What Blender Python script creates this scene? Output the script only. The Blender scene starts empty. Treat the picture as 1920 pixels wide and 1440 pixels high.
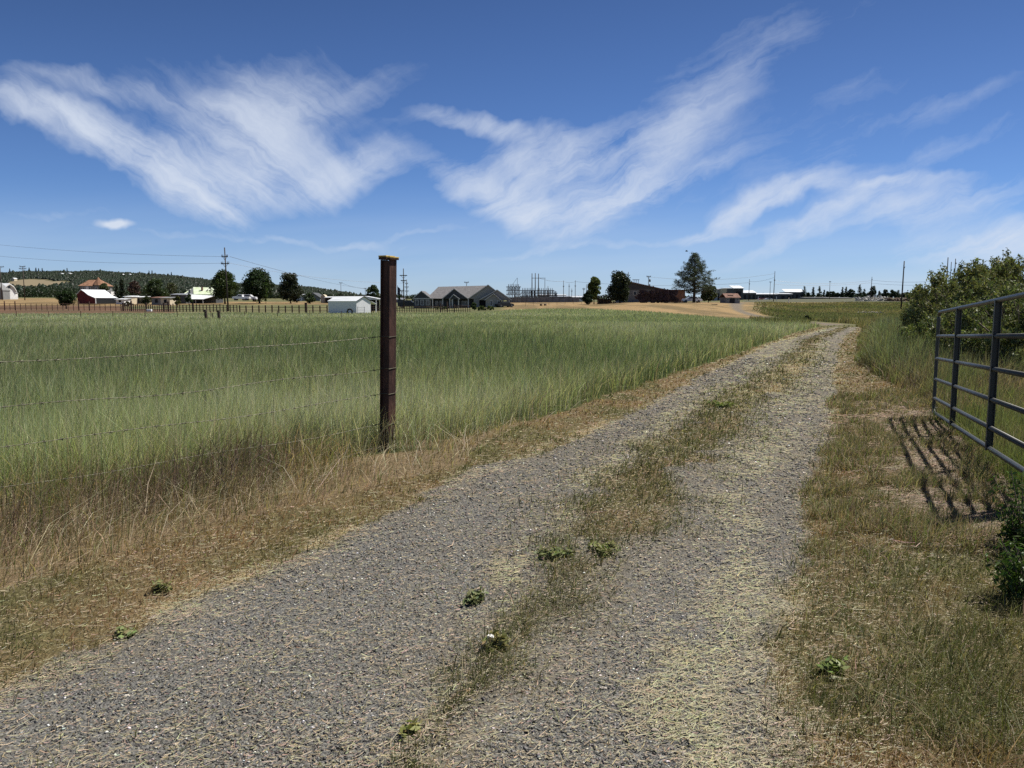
import bpy, math, random
import numpy as np
C = bpy.context.scene
COL = C.collection
rng = np.random.default_rng(7)
random.seed(7)
R = math.radians
# ------------------------------------------------------------------ camera, sky, sun, exposure
F = 1442.0; CAMH = 1.55; PITCH = math.atan(150.0 / F)
cam = bpy.data.cameras.new('camera'); camo = bpy.data.objects.new('camera', cam); COL.objects.link(camo)
cam.sensor_width = 36.0; cam.lens = F / 1920 * 36.0; cam.clip_end = 12000; cam.clip_start = 0.05
camo.location = (0, 0, CAMH); camo.rotation_euler = (math.pi / 2 - PITCH, 0, 0)
C.camera = camo
C.view_settings.view_transform = 'Standard'; C.view_settings.look = 'None'
C.view_settings.exposure = 0.5; C.view_settings.gamma = 1.0
C.cycles.max_bounces = 5; C.cycles.diffuse_bounces = 3; C.cycles.transparent_max_bounces = 6
C.cycles.glossy_bounces = 2; C.cycles.transmission_bounces = 3; C.cycles.use_denoising = False
SUN = np.array([0.465, 0.185, 0.866]); SUN /= np.linalg.norm(SUN)
sl = bpy.data.lights.new('sun', 'SUN'); sl.energy = 4.9; sl.angle = R(0.55); sl.color = (1.0, 0.955, 0.88)
so = bpy.data.objects.new('sun', sl); COL.objects.link(so)
from mathutils import Vector, Matrix
so.rotation_euler = Vector(SUN).to_track_quat('Z', 'Y').to_euler()

def gno(px, py):                     # photograph direction -> world direction slopes (x/y, z/y)
    u = (px - 960) / F; v = (720 - py) / F
    d = math.cos(PITCH) + v * math.sin(PITCH)
    return u / d, (v * math.cos(PITCH) - math.sin(PITCH)) / d
def P(px, Y): return (px - 960) / F * Y * 1.006
def Zof(py, Y): return CAMH + Y * gno(960, py)[1]
def proj(x, y, z):
    cp, sp = math.cos(PITCH), math.sin(PITCH); zz = z - CAMH
    yy = np.maximum(y, 0.05)
    d = yy * cp - zz * sp; v = yy * sp + zz * cp
    d = np.maximum(d, 0.02)
    return 960 + F * x / d, 720 - F * v / d

world = bpy.data.worlds.new('World'); C.world = world; world.use_nodes = True
nt = world.node_tree; N = nt.nodes; L = nt.links; N.clear()
class G:                              # tiny node-graph helper
    def __init__(s, nt): s.nt = nt
    def n(s, t, **k):
        o = s.nt.nodes.new(t)
        for a, b in k.items(): setattr(o, a, b)
        return o
    def put(s, sock, v):
        if isinstance(v, bpy.types.NodeSocket): s.nt.links.new(v, sock)
        else: sock.default_value = v
    def m(s, op, a, b=0.0, c=0.0, clamp=False):
        o = s.n('ShaderNodeMath', operation=op, use_clamp=clamp)
        s.put(o.inputs[0], a); s.put(o.inputs[1], b); s.put(o.inputs[2], c); return o.outputs[0]
    def v(s, op, a, b=(0, 0, 0)):
        o = s.n('ShaderNodeVectorMath', operation=op)
        s.put(o.inputs[0], a)
        if op == 'SCALE': s.put(o.inputs[3], b); return o.outputs[0]
        s.put(o.inputs[1], b)
        return o.outputs[1] if op == 'LENGTH' else o.outputs[0]
    def mapr(s, x, a, b, c=0.0, d=1.0, t='SMOOTHSTEP'):
        o = s.n('ShaderNodeMapRange', interpolation_type=t)
        s.put(o.inputs[0], x)
        for i, q in enumerate((a, b, c, d)): s.put(o.inputs[1 + i], q)
        return o.outputs[0]
    def noise(s, vec, scale, detail=4, rough=.5, dist=0.0, col=False):
        o = s.n('ShaderNodeTexNoise'); s.put(o.inputs['Vector'], vec)
        o.inputs['Scale'].default_value = scale; o.inputs['Detail'].default_value = detail
        o.inputs['Roughness'].default_value = rough; o.inputs['Distortion'].default_value = dist
        return o.outputs[1 if col else 0]
    def mix(s, f, a, b, typ='MIX'):
        o = s.n('ShaderNodeMix', data_type='RGBA', blend_type=typ)
        s.put(o.inputs[0], f); s.put(o.inputs[6], a); s.put(o.inputs[7], b); return o.outputs[2]
    def mapping(s, vec, loc=(0, 0, 0), rot=0.0, scale=(1, 1, 1), typ='TEXTURE'):
        o = s.n('ShaderNodeMapping', vector_type=typ); s.put(o.inputs[0], vec)
        o.inputs[1].default_value = loc; o.inputs[2].default_value = (0, 0, rot); o.inputs[3].default_value = scale
        return o.outputs[0]
g = G(nt)
sky = g.n('ShaderNodeTexSky', sky_type='NISHITA', sun_disc=False)
sky.sun_elevation = math.asin(SUN[2]); sky.sun_rotation = math.atan2(SUN[0], SUN[1])
sky.altitude = 900; sky.air_density = 1.0; sky.dust_density = 0.2; sky.ozone_density = 4.0
tc = g.n('ShaderNodeTexCoord')
sep = g.n('ShaderNodeSeparateXYZ'); L.new(tc.outputs['Generated'], sep.inputs[0])
ay = g.m('MAXIMUM', g.m('ABSOLUTE', sep.outputs[1]), 0.02)
cx = g.m('DIVIDE', sep.outputs[0], ay); cz = g.m('DIVIDE', sep.outputs[2], ay)
comb = g.n('ShaderNodeCombineXYZ'); L.new(cx, comb.inputs[0]); L.new(cz, comb.inputs[1])
c0 = comb.outputs[0]
w1 = g.v('SCALE', g.v('SUBTRACT', g.noise(c0, 4.0, 4, .6, 0, True), (.5, .5, .5)), .07)
w2 = g.v('SCALE', g.v('SUBTRACT', g.noise(c0, 22.0, 3, .6, 0, True), (.5, .5, .5)), .028)
cw = g.v('ADD', g.v('ADD', c0, w1), w2)
BL = [(60,205,130,26,-14,.75),(190,255,150,34,-20,.8),(310,320,140,40,-28,.85),(360,365,80,24,-32,.7),(470,275,110,80,15,.85),
      (540,330,150,48,4,.85),(670,325,90,32,22,.65),(500,190,170,60,10,.3),(150,160,230,16,-8,.3),(660,190,150,35,18,.25),(400,200,260,70,-10,.22),
      (860,228,80,14,-6,.5),(950,245,70,14,-8,.45),(1010,325,110,60,0,.9),(880,345,90,30,-22,.75),(985,400,60,36,-10,.9),(740,240,90,10,5,.15),
      (1120,385,100,26,34,.85),(1230,300,150,40,42,.48),(1310,200,190,66,45,.26),(1480,70,260,50,22,.15),(1090,280,120,36,12,.5),(1250,340,140,14,18,.5),
      (1390,400,100,15,24,.7),(1480,358,110,18,14,.75),(1650,342,130,10,8,.5),(1540,405,170,18,28,.55),(1720,380,170,36,10,.75),(1890,440,170,34,12,.95),
      (1730,110,200,26,18,.16),(1800,185,150,22,16,.18),(1450,290,300,90,12,.2),(1850,250,170,18,20,.17),(500,450,300,8,-3,.28),(760,440,160,7,12,.25),(1150,455,300,8,6,.3),(120,395,160,10,-4,.2)]
tot = None
for (x, y, rx, ry, an, st) in BL:
    ax, az = gno(x, y)
    m = g.mapping(cw, (ax, az, 0), R(an), (rx / F, ry / F, 1))
    d = g.mapr(g.v('LENGTH', m), 0.0, 1.88, st, 0.0)
    tot = d if tot is None else g.m('ADD', tot, d)
f1 = g.noise(g.mapping(cw, rot=R(-33), scale=(.24, .034, 1)), 1.0, 8, .64, .35)
f2 = g.noise(g.mapping(cw, rot=R(25), scale=(.22, .034, 1)), 1.0, 8, .64, .35)
f3 = g.noise(cw, 8.0, 9, .66, .2)
side = g.mapr(cx, -.32, -.02)
fib = g.m('ADD', g.m('MULTIPLY', f1, g.m('SUBTRACT', 1.0, side)), g.m('MULTIPLY', f2, side))
fib = g.m('ADD', g.m('MULTIPLY', fib, .65), g.m('MULTIPLY', f3, .35))
fib = g.mapr(fib, .35, .64, 0.10, 1.15, 'LINEAR')
dens = g.m('MULTIPLY', g.m('MULTIPLY', g.mapr(tot, 0.0, 1.7, 0, 1.0, 'LINEAR'), fib), 1.0)
dens = g.m('SUBTRACT', 1.0, g.m('POWER', 2.718, g.m('MULTIPLY', g.m('MAXIMUM', g.m('SUBTRACT', dens, .055), 0.0), -2.35)))
# small fair-weather cumulus low on the left
ax, az = gno(214, 420)
puff = g.mapr(g.v('LENGTH', g.mapping(g.v('ADD', c0, g.v('SCALE', w2, .6)), (ax, az, 0), 0, (40 / F, 10 / F, 1))), .15, 1.15, .95, 0)
# thin veil towards the horizon
veil = g.m('MULTIPLY', g.mapr(cz, 0.0, .17, .36, 0), g.mapr(g.noise(g.mapping(c0, rot=R(4), scale=(.6, .06, 1)), 1, 4), .3, .7, .45, 1.15))
dens = g.m('ADD', g.m('MAXIMUM', dens, puff), veil)
dens = g.m('MULTIPLY', g.m('MINIMUM', dens, .93), g.mapr(sep.outputs[2], -.01, .01))
hsv = g.n('ShaderNodeHueSaturation'); hsv.inputs['Saturation'].default_value = 1.0; hsv.inputs['Hue'].default_value = .497
L.new(sky.outputs[0], hsv.inputs['Color'])
CLOUD = (7.0, 7.7, 8.9, 1)
skyt = g.mix(1.0, hsv.outputs[0], g.mix(g.mapr(cz, 0, .52, t='LINEAR'), (.62, .80, 1.17, 1), (.37, .44, .62, 1)), 'MULTIPLY')
skyc = g.mix(dens, skyt, CLOUD)
bg = g.n('ShaderNodeBackground'); L.new(skyc, bg.inputs[0]); bg.inputs[1].default_value = 0.069
wo = g.n('ShaderNodeOutputWorld'); L.new(bg.outputs[0], wo.inputs[0])
world.cycles.sampling_method = 'MANUAL'; world.cycles.sample_map_resolution = 512

# ------------------------------------------------------------------ helpers
def vn(x, y, s, seed=0):             # value noise, 0..1
    x = np.asarray(x, float) / s + seed * 17.31; y = np.asarray(y, float) / s + seed * 9.77
    xi = np.floor(x); yi = np.floor(y); fx = x - xi; fy = y - yi
    fx = fx * fx * (3 - 2 * fx); fy = fy * fy * (3 - 2 * fy)
    def h(a, b):
        q = np.sin(a * 127.1 + b * 311.7 + seed * 74.7) * 43758.5453; return q - np.floor(q)
    return (h(xi, yi) * (1 - fx) + h(xi + 1, yi) * fx) * (1 - fy) + (h(xi, yi + 1) * (1 - fx) + h(xi + 1, yi + 1) * fx) * fy
def fbm(x, y, s, seed=0): return (vn(x, y, s, seed) * .5 + vn(x, y, s * .47, seed + 3) * .3 + vn(x, y, s * .21, seed + 5) * .2)
def sstep(a, b, x): t = np.clip((x - a) / (b - a), 0, 1); return t * t * (3 - 2 * t)
def npmesh(name, v, quads=None, tris=None, col=None, mat=None, smooth=False, extra=None):
    me = bpy.data.meshes.new(name)
    nq = 0 if quads is None else len(quads); ntr = 0 if tris is None else len(tris)
    me.vertices.add(len(v)); me.vertices.foreach_set('co', np.asarray(v, np.float32).ravel())
    idx = []; st = []
    if nq: idx.append(np.asarray(quads, np.int32).ravel()); st.append(np.arange(nq) * 4)
    if ntr: idx.append(np.asarray(tris, np.int32).ravel()); st.append(nq * 4 + np.arange(ntr) * 3)
    idx = np.concatenate(idx); st = np.concatenate(st).astype(np.int32)
    me.loops.add(len(idx)); me.loops.foreach_set('vertex_index', idx)
    me.polygons.add(nq + ntr); me.polygons.foreach_set('loop_start', st)
    if smooth: me.polygons.foreach_set('use_smooth', np.ones(nq + ntr, bool))
    me.update(calc_edges=True)
    if col is not None:
        a = me.color_attributes.new('Col', 'FLOAT_COLOR', 'POINT')
        c4 = np.ones((len(v), 4), np.float32); c4[:, :3] = col; a.data.foreach_set('color', c4.ravel())
    for k, arr in (extra or {}).items():
        a = me.attributes.new(k, 'FLOAT', 'POINT'); a.data.foreach_set('value', np.asarray(arr, np.float32))
    if mat: me.materials.append(mat)
    o = bpy.data.objects.new(name, me); COL.objects.link(o); return o
def tag(o, label=None, cat=None, group=None, kind=None):
    if label: o['label'] = label
    if cat: o['category'] = cat
    if group: o['group'] = group
    if kind: o['kind'] = kind
    return o
def thing(name, label, cat, loc=(0, 0, 0), rz=0.0, group=None):
    o = bpy.data.objects.new(name, None); COL.objects.link(o); o.empty_display_size = .3
    o.location = loc; o.rotation_euler = (0, 0, rz); return tag(o, label, cat, group)
def mat(name, col, rough=.8, var=.15, scale=3.0, bump=0.0, metal=0.0, col2=None, stretch=(1, 1, 1), spec=.3, bscale=None):
    m = bpy.data.materials.new(name); m.use_nodes = True; t = m.node_tree; t.nodes.clear(); q = G(t)
    p = q.n('ShaderNodeBsdfPrincipled'); p.inputs['Roughness'].default_value = rough; p.inputs['Metallic'].default_value = metal
    p.inputs['Specular IOR Level'].default_value = spec
    co = q.n('ShaderNodeTexCoord').outputs['Object']; co = q.mapping(co, scale=stretch, typ='POINT')
    n = q.noise(co, scale, 5, .6)
    c2 = col2 or tuple(c * (1 - var * 1.6) for c in col)
    c1 = col if col2 else tuple(min(1, c * (1 + var)) for c in col)
    t.links.new(q.mix(q.mapr(n, .35, .65), (*c1, 1), (*c2, 1)), p.inputs['Base Color'])
    if bump:
        b = q.n('ShaderNodeBump'); b.inputs['Strength'].default_value = bump; b.inputs['Distance'].default_value = .02
        t.links.new(q.noise(co, bscale or scale * 4, 5, .65), b.inputs['Height']); t.links.new(b.outputs[0], p.inputs['Normal'])
    o = q.n('ShaderNodeOutputMaterial'); t.links.new(p.outputs[0], o.inputs[0]); return m
def leafmat(name, trans=.25, rough=.55, gloss=.06):
    m = bpy.data.materials.new(name); m.use_nodes = True; t = m.node_tree; t.nodes.clear(); q = G(t)
    a = q.n('ShaderNodeAttribute', attribute_name='Col').outputs[0]
    d = q.n('ShaderNodeBsdfDiffuse'); tr = q.n('ShaderNodeBsdfTranslucent'); gl = q.n('ShaderNodeBsdfGlossy')
    gl.inputs['Roughness'].default_value = rough; gl.inputs['Color'].default_value = (.5, .5, .5, 1)
    t.links.new(a, d.inputs[0]); t.links.new(q.mix(1.0, a, (1.0, 1.1, .6, 1), 'MULTIPLY'), tr.inputs[0])
    m1 = q.n('ShaderNodeMixShader'); m1.inputs[0].default_value = trans
    t.links.new(d.outputs[0], m1.inputs[1]); t.links.new(tr.outputs[0], m1.inputs[2])
    m2 = q.n('ShaderNodeMixShader'); m2.inputs[0].default_value = gloss
    t.links.new(m1.outputs[0], m2.inputs[1]); t.links.new(gl.outputs[0], m2.inputs[2])
    o = q.n('ShaderNodeOutputMaterial'); t.links.new(m2.outputs[0], o.inputs[0]); return m
class MB:
    def __init__(s): s.v = []; s.f = []
    def add(s, vs, fs):
        n = len(s.v); s.v += [tuple(p) for p in vs]; s.f += [tuple(i + n for i in f) for f in fs]; return s
    def box(s, x0, x1, y0, y1, z0, z1, M=None):
        vs = [Vector((x, y, z)) for z in (z0, z1) for y in (y0, y1) for x in (x0, x1)]
        if M is not None: vs = [M @ q for q in vs]
        return s.add(vs, [(0, 2, 3, 1), (4, 5, 7, 6), (0, 1, 5, 4), (2, 6, 7, 3), (0, 4, 6, 2), (1, 3, 7, 5)])
    def tube(s, pts, r, n=8, caps=True):
        pts = [Vector(p) for p in pts]; rs = r if isinstance(r, (list, tuple)) else [r] * len(pts)
        vs = []; fs = []; up = Vector((0, 0, 1))
        for i, p in enumerate(pts):
            d = (pts[min(i + 1, len(pts) - 1)] - pts[max(i - 1, 0)]).normalized()
            a = d.cross(up if abs(d.z) < .9 else Vector((1, 0, 0))).normalized(); b = d.cross(a)
            for k in range(n):
                t = 2 * math.pi * k / n; vs.append(p + a * (rs[i] * math.cos(t)) + b * (rs[i] * math.sin(t)))
        for i in range(len(pts) - 1):
            for k in range(n):
                k2 = (k + 1) % n; fs.append((i * n + k, i * n + k2, (i + 1) * n + k2, (i + 1) * n + k))
        if caps: fs += [tuple(range(n))[::-1], tuple(range((len(pts) - 1) * n, len(pts) * n))]
        return s.add(vs, fs)
    def prism(s, poly, y0, y1, M=None):            # polygon in x,z extruded along y
        n = len(poly); vs = [Vector((x, y0, z)) for x, z in poly] + [Vector((x, y1, z)) for x, z in poly]
        if M is not None: vs = [M @ q for q in vs]
        return s.add(vs, [tuple(range(n)), tuple(range(2 * n - 1, n - 1, -1))] + [(i, i + n, (i + 1) % n + n, (i + 1) % n) for i in range(n)])
    def slab(s, a, b, c, d, t):                    # quad with thickness t downwards
        vs = [Vector(q) for q in (a, b, c, d)]; vs += [q - Vector((0, 0, t)) for q in vs]
        return s.add(vs, [(0, 1, 2, 3), (7, 6, 5, 4), (0, 4, 5, 1), (1, 5, 6, 2), (2, 6, 7, 3), (3, 7, 4, 0)])
    def obj(s, name, m, parent=None, smooth=False, bevel=0.0):
        me = bpy.data.meshes.new(name); me.from_pydata(s.v, [], s.f); me.update(); me.materials.append(m)
        if smooth: me.polygons.foreach_set('use_smooth', [True] * len(me.polygons))
        o = bpy.data.objects.new(name, me); COL.objects.link(o); o.parent = parent
        if bevel:
            b = o.modifiers.new('bevel', 'BEVEL'); b.width = bevel; b.segments = 2; b.limit_method = 'ANGLE'
        return o
# ------------------------------------------------------------------ terrain
TC = np.array([-1600, 0, 300, 600, 800, 960, 1100, 1200, 1300, 1400, 1500, 1600, 3500], float)
TY = np.array([0, 60, 90, 120, 150, 180, 220, 260, 320, 400, 600, 1000, 2000, 5000], float)
f60 = 606.9
TP = {0:[595,588.5,582,577,571,565,560,558,557,556,556,556], 300:[595,588.5,583,578,572,567,563,560,558,557,557,557],
      600:[595,588.5,584,578,571,567,563,560,559,558,558,558], 800:[595,588.5,584,578,573,570,567,565,562,561,560,560],
      960:[595,587,581,576,572,569,567,566,564,563,562,562], 1100:[594.5,585,577,571,568,567,566,565,563,562,562,562],
      1200:[592,580,572,567,566,566,566,565,563,562,562,562], 1300:[593,585,574,567,566.5,566,566,565,563,562,562,562],
      1400:[597,590,579,571,568,566,564,562,561,560,560,560], 1500:[600,593,586,580,573,569,565,561,560,559,559,559],
      1600:[601,594,587,580,573,567,563,560,559,558,558,558]}
TP[-1600] = TP[0]; TP[3500] = TP[1600]
TZ = np.array([[0, 0] + [Zof(p, y) for p, y in zip(TP[int(c)], TY[2:])] for c in TC])
def micro(x, y):
    px, py = proj(x, y, 0 * x)
    near = 1 - sstep(40, 60, y)
    rut = .045 * np.exp(-((px - Sc(py)) / (Sw(py) * 1.7)) ** 2) + .05 * sstep(0, 1, (Lg(py) - px) / (40 + (py - 590) * .25)) + .05 * sstep(0, 1, (px - Rg(py)) / (40 + (py - 590) * .25))
    return near * (.05 * (fbm(x, y, 3.0, 4) - .5) + .022 * (vn(x, y, .35, 6) - .5) + rut * (py < 4000))
def terrain(x, y, mic=True):
    x = np.asarray(x, float); y = np.asarray(y, float)
    yy = np.maximum(y, 1.0); px = 960 + F * x / (yy * 1.006)
    ci = np.clip(np.searchsorted(TC, px) - 1, 0, len(TC) - 2); cf = np.clip((px - TC[ci]) / (TC[ci + 1] - TC[ci]), 0, 1)
    cf = cf * cf * (3 - 2 * cf)
    ri = np.clip(np.searchsorted(TY, y) - 1, 0, len(TY) - 2); rf = np.clip((y - TY[ri]) / (TY[ri + 1] - TY[ri]), 0, 1)
    z = (TZ[ci, ri] * (1 - rf) + TZ[ci, ri + 1] * rf) * (1 - cf) + (TZ[ci + 1, ri] * (1 - rf) + TZ[ci + 1, ri + 1] * rf) * cf
    return z + micro(x, y) if mic else z
def tz(x, y): return float(terrain(np.array([x]), np.array([y]), False)[0])
# boundary lines, given on the flat ground (pseudo px as a function of pseudo py)
def line(pts):
    a = np.array(sorted(pts, key=lambda q: q[1]), float); return lambda py: np.interp(py, a[:, 1], a[:, 0])
Lg = line([(1575,606),(1578,611),(1538,619),(1447,645),(1330,697),(1200,768),(1000,850),(860,900),(640,1005),(440,1090),(250,1190),(0,1290),(-500,1480),(-1500,1900),(-4000,3000)])
Rg = line([(1640,606),(1614,613),(1583,630),(1565,687),(1565,752),(1551,830),(1535,900),(1525,975),(1525,1050),(1480,1125),(1465,1237),(1487,1350),(1500,1440),(1520,1900),(1600,3000)])
Tl = line([(1570,600),(1555,609),(1490,625),(1382,664),(1300,692),(1200,728),(1100,765),(1000,800),(900,850),(840,880),(760,905),(640,945),(520,975),(400,1000),(250,1035),(100,1080),(0,1110),(-500,1260),(-1500,1600),(-4000,2500)])
Fl = line([(1575,600),(1557,609),(1491,625),(1385,664),(1304,692),(1202,728),(1096,765),(1000,796),(930,818),(870,835),(840,852),(760,850),(700,838),(640,850),(500,882),(300,925),(0,968),(-500,1060),(-1500,1260),(-4000,1900)])
Rt = line([(1640,600),(1618,612),(1606,640),(1604,690),(1640,715),(1700,745),(1745,790),(1800,850),(1870,920),(1935,980),(2000,1100),(2100,1300),(2300,1600),(3000,3000)])
Sc = line([(1590,612),(1565,622),(1525,638),(1487,687),(1434,726),(1369,757),(1330,804),(1278,843),(1226,900),(1169,975),(1075,1069),(1056,1125),(944,1219),(930,1267),(860,1350),(775,1440)])
Sw = line([(3,612),(10,622),(16,638),(34,687),(52,726),(50,757),(52,804),(78,843),(84,900),(84,975),(66,1069),(60,1125),(60,1219),(50,1267),(26,1350),(30,1440)])
Y1 = line([(1545,650),(1500,700),(1480,745),(1440,830),(1400,900),(1375,960),(1390,1050),(1385,1120),(1350,1200),(1270,1290),(1290,1370),(1360,1440)])
Y1w = line([(16,650),(50,700),(95,745),(60,830),(55,900),(45,960),(50,1050),(60,1120),(80,1200),(90,1290),(70,1370),(50,1440)])
Y2 = line([(1470,655),(1400,700),(1290,765),(1190,840),(1110,900),(1040,990),(960,1060)])
def zones(x, y):
    """soft masks on the near flat ground, all as functions of the ground position"""
    px, py = proj(x, y, 0 * x)
    n1 = (fbm(x, y, 1.1, 11) - .5); n2 = (fbm(x, y, .35, 12) - .5)
    k = np.clip((py - 590) / 850, 0.02, 3)            # jitter scales with closeness
    jit = (n1 * 260 + n2 * 200) * k
    grav = sstep(-14, 14, (px - Lg(py) + jit) / (k * 4 + .4)) * sstep(-14, 14, (Rg(py) - px + jit) / (k * 4 + .4)) * (y < 52) 
    strip = np.exp(-((px - Sc(py) + jit * .6) / (Sw(py) * 1.5)) ** 2 * 1.2)
    patch = fbm(x, y, .7, 21)
    strip = strip * sstep(.37, .56, patch + .17 * strip) * (1 - .5 * sstep(960, 1150, py))
    tall = sstep(0, 10, (Tl(py) - px + jit * .7) / (k * 2 + .3))
    field = sstep(0, 10, (Fl(py) - px + jit * .8) / (k * 2 + .3))
    right = sstep(0, 10, (px - Rt(py) + jit * .6) / (k * 2 + .3))
    s1 = np.exp(-((px - Y1(py)) / Y1w(py)) ** 2) * (py > 640)
    s2 = np.exp(-((px - Y2(py)) / (26 + 30 * k)) ** 2) * (py > 640) * (py < 1100) * .8
    edge = np.exp(-((px - Lg(py) - 4) / (8 + 75 * k)) ** 2) * .8 + np.exp(-((px - Rg(py)) / (6 + 60 * k)) ** 2) * .5
    low = sstep(1000, 1400, py) * .13
    straw = np.clip(s1 * 1.15 + s2 + edge + low, 0, 1.5) * (.18 + 1.6 * sstep(.38, .62, fbm(x, y, .42, 31)))
    return dict(px=px, py=py, grav=grav, strip=strip, tall=tall, field=field, right=right, straw=straw)
# ------------------------------------------------------------------ ground sheet
def axis(dense, step, far, grow):
    a = list(np.arange(0, dense, step)); s = step
    while a[-1] < far: s *= grow; a.append(a[-1] + s)
    return np.array(a)
xp = axis(9, .1, 6000, 1.022); xs = np.concatenate([-xp[::-1], xp[1:]])
yp = axis(16, .1, 5000, 1.013); yn = axis(1, .2, 300, 1.15); ys = np.concatenate([-yn[::-1], yp[1:]])
GX, GY = np.meshgrid(xs, ys); gx = GX.ravel(); gy = GY.ravel(); gz = terrain(gx, gy)
z = zones(gx, np.maximum(gy, .4))
gx_, gy_ = gx, np.maximum(gy, .4)
rpx, rpy = proj(gx_, gy_, gz)
def lerp(a, b, t): t = np.clip(t, 0, 1)[:, None]; return a * (1 - t) + b * t
def c3(r, g_, b): return np.array([[r, g_, b]], float)
nz = fbm(gx, gy, 2.2, 41); nz2 = fbm(gx, gy, 14.0, 42)
col = np.repeat(c3(.155, .112, .062), len(gx), 0)                        # thatch of the mown verge
col = lerp(col, c3(.085, .085, .035), sstep(.42, .7, fbm(gx, gy, .9, 43)) * .8)
col = lerp(col, c3(.30, .235, .13), sstep(.5, .9, z['straw']) * .8)
col = lerp(col, c3(.17, .125, .075), z['tall'] * (1 - z['field']))
fieldcol = lerp(np.repeat(c3(.06, .075, .025), len(gx), 0), c3(.16, .185, .08), sstep(12, 60, gy))  # near ground coloured dark so gaps between blades read as shadow
fieldcol = lerp(fieldcol, c3(.20, .215, .105), sstep(.45, .75, nz2) * sstep(20, 70, gy) * .6)
col = lerp(col, fieldcol, z['field'])
col = lerp(col, c3(.15, .115, .06), z['right'])
# far ground beyond the field
wild = lerp(np.repeat(c3(.105, .108, .05), len(gx), 0), c3(.15, .14, .068), sstep(.4, .65, fbm(gx, gy * .4, 9, 51)))
col = lerp(col, wild, sstep(50, 53, gy) * sstep(1380, 1440, rpx))
yb = np.interp(rpx, [-400, 0, 300, 900, 960, 1040, 1100, 1200, 1300, 1400, 1450, 1500], [590.5, 590, 588.5, 588, 581, 579.5, 579.5, 584, 592.5, 601, 605, 607])
far = (gy > 55)
tan_ = lerp(np.repeat(c3(.285, .195, .098), len(gx), 0), c3(.165, .12, .06), sstep(.38, .62, fbm(gx, gy * .3, 5, 53)))
brown = lerp(np.repeat(c3(.15, .085, .055), len(gx), 0), c3(.10, .07, .04), sstep(.4, .6, fbm(gx, gy, 4, 54)))
olive = lerp(np.repeat(c3(.15, .14, .07), len(gx), 0), c3(.09, .10, .04), sstep(.4, .6, fbm(gx, gy, 6, 55)))
beyond = (rpy < yb) & far
def area(m, c, soft=None):
    global col
    w = (m & beyond).astype(float) if soft is None else soft * beyond
    col = lerp(col, c, w)
area(rpx < 1440, olive)
area((rpx < 235) & (rpy > 573), brown); area((rpx < 330) & (rpy <= 573.5) & (rpy > 559), tan_)
area((rpx >= 235) & (rpx < 330) & (rpy > 580), brown)
area((rpx > 270) & (rpx < 640) & (rpy > 565.5) & (rpy < 571), tan_)
area(None, tan_, (sstep(930, 965, rpx) * sstep(1460, 1405, rpx + 60 * (fbm(gx, gy, 12, 58) - .5)) * (rpy > 566.2)))
area((rpx > 1445) & (rpx < 1585) & (rpy > 567) & (rpy < 572.5) , tan_); 
w = ((rpx > 1440) & (rpx < 1575) & (rpy > 566.5 + (rpx - 1440) * .02) & (rpy < 572) & far)
col = lerp(col, tan_, w.astype(float)); w = ((rpx > 1610) & (rpx < 1700) & (rpy > 572) & (rpy < 574.6) & far); col = lerp(col, tan_, w.astype(float))
w = ((rpx > 1395) & (rpy < 566.5) & far); col = lerp(col, c3(.10, .10, .065), w.astype(float))
# asphalt farm drive coming down the slope
dpy = [566, 572, 580, 585, 590, 595, 600, 604, 608]
dc = np.interp(rpy, dpy, [1384, 1380, 1382, 1392, 1409, 1432, 1468, 1510, 1560]); dw = np.interp(rpy, dpy, [14, 11, 8, 8, 9, 10, 12, 15, 18])
dd = np.abs(rpx - dc) / dw; onr = (rpy > 566) & (rpy < 610) & far & (gy < 230)
col = lerp(col, c3(.21, .16, .09), (sstep(1.3, 1.1, dd) * onr)); col = lerp(col, c3(.165, .138, .108), (sstep(1.05, .85, dd) * onr))
grav = z['grav'] * (1 - z['strip'] * .85) * (1 - z['tall'])
nx, ny = len(xs), len(ys)
i = np.arange((nx - 1) * (ny - 1)); r_ = i // (nx - 1); c_ = i % (nx - 1); b0 = r_ * nx + c_
m = bpy.data.materials.new('ground'); m.use_nodes = True; t = m.node_tree; t.nodes.clear(); q = G(t)
co = q.n('ShaderNodeTexCoord').outputs['Object']
base = q.n('ShaderNodeAttribute', attribute_name='Col').outputs[0]; ga = q.n('ShaderNodeAttribute', attribute_name='grav').outputs[2]
nn = q.noise(co, 2.6, 7, .7); n2 = q.noise(co, 26, 6, .7)
vv = q.n('ShaderNodeTexVoronoi'); vv.inputs['Scale'].default_value = 80; t.links.new(co, vv.inputs['Vector'])
vs2 = q.n('ShaderNodeSeparateColor'); t.links.new(vv.outputs['Color'], vs2.inputs[0])
v2 = q.n('ShaderNodeTexVoronoi'); v2.inputs['Scale'].default_value = 190; t.links.new(co, v2.inputs['Vector'])
vs3 = q.n('ShaderNodeSeparateColor'); t.links.new(v2.outputs['Color'], vs3.inputs[0])
gr = q.n('ShaderNodeValToRGB'); e = gr.color_ramp.elements
e[0].position = 0; e[0].color = (.040, .037, .033, 1); e[1].position = 1; e[1].color = (.50, .48, .44, 1)
for p_, c_c in ((.35, (.105, .103, .095, 1)), (.75, (.170, .166, .150, 1)), (.93, (.27, .26, .23, 1))):
    k_ = e.new(p_); k_.color = c_c
t.links.new(q.m('ADD', q.m('MULTIPLY', vs2.outputs[0], .55), q.m('MULTIPLY', vs3.outputs[1], .45)), gr.inputs[0])
dat = q.n('ShaderNodeAttribute', attribute_name='dirt').outputs[2]
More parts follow.
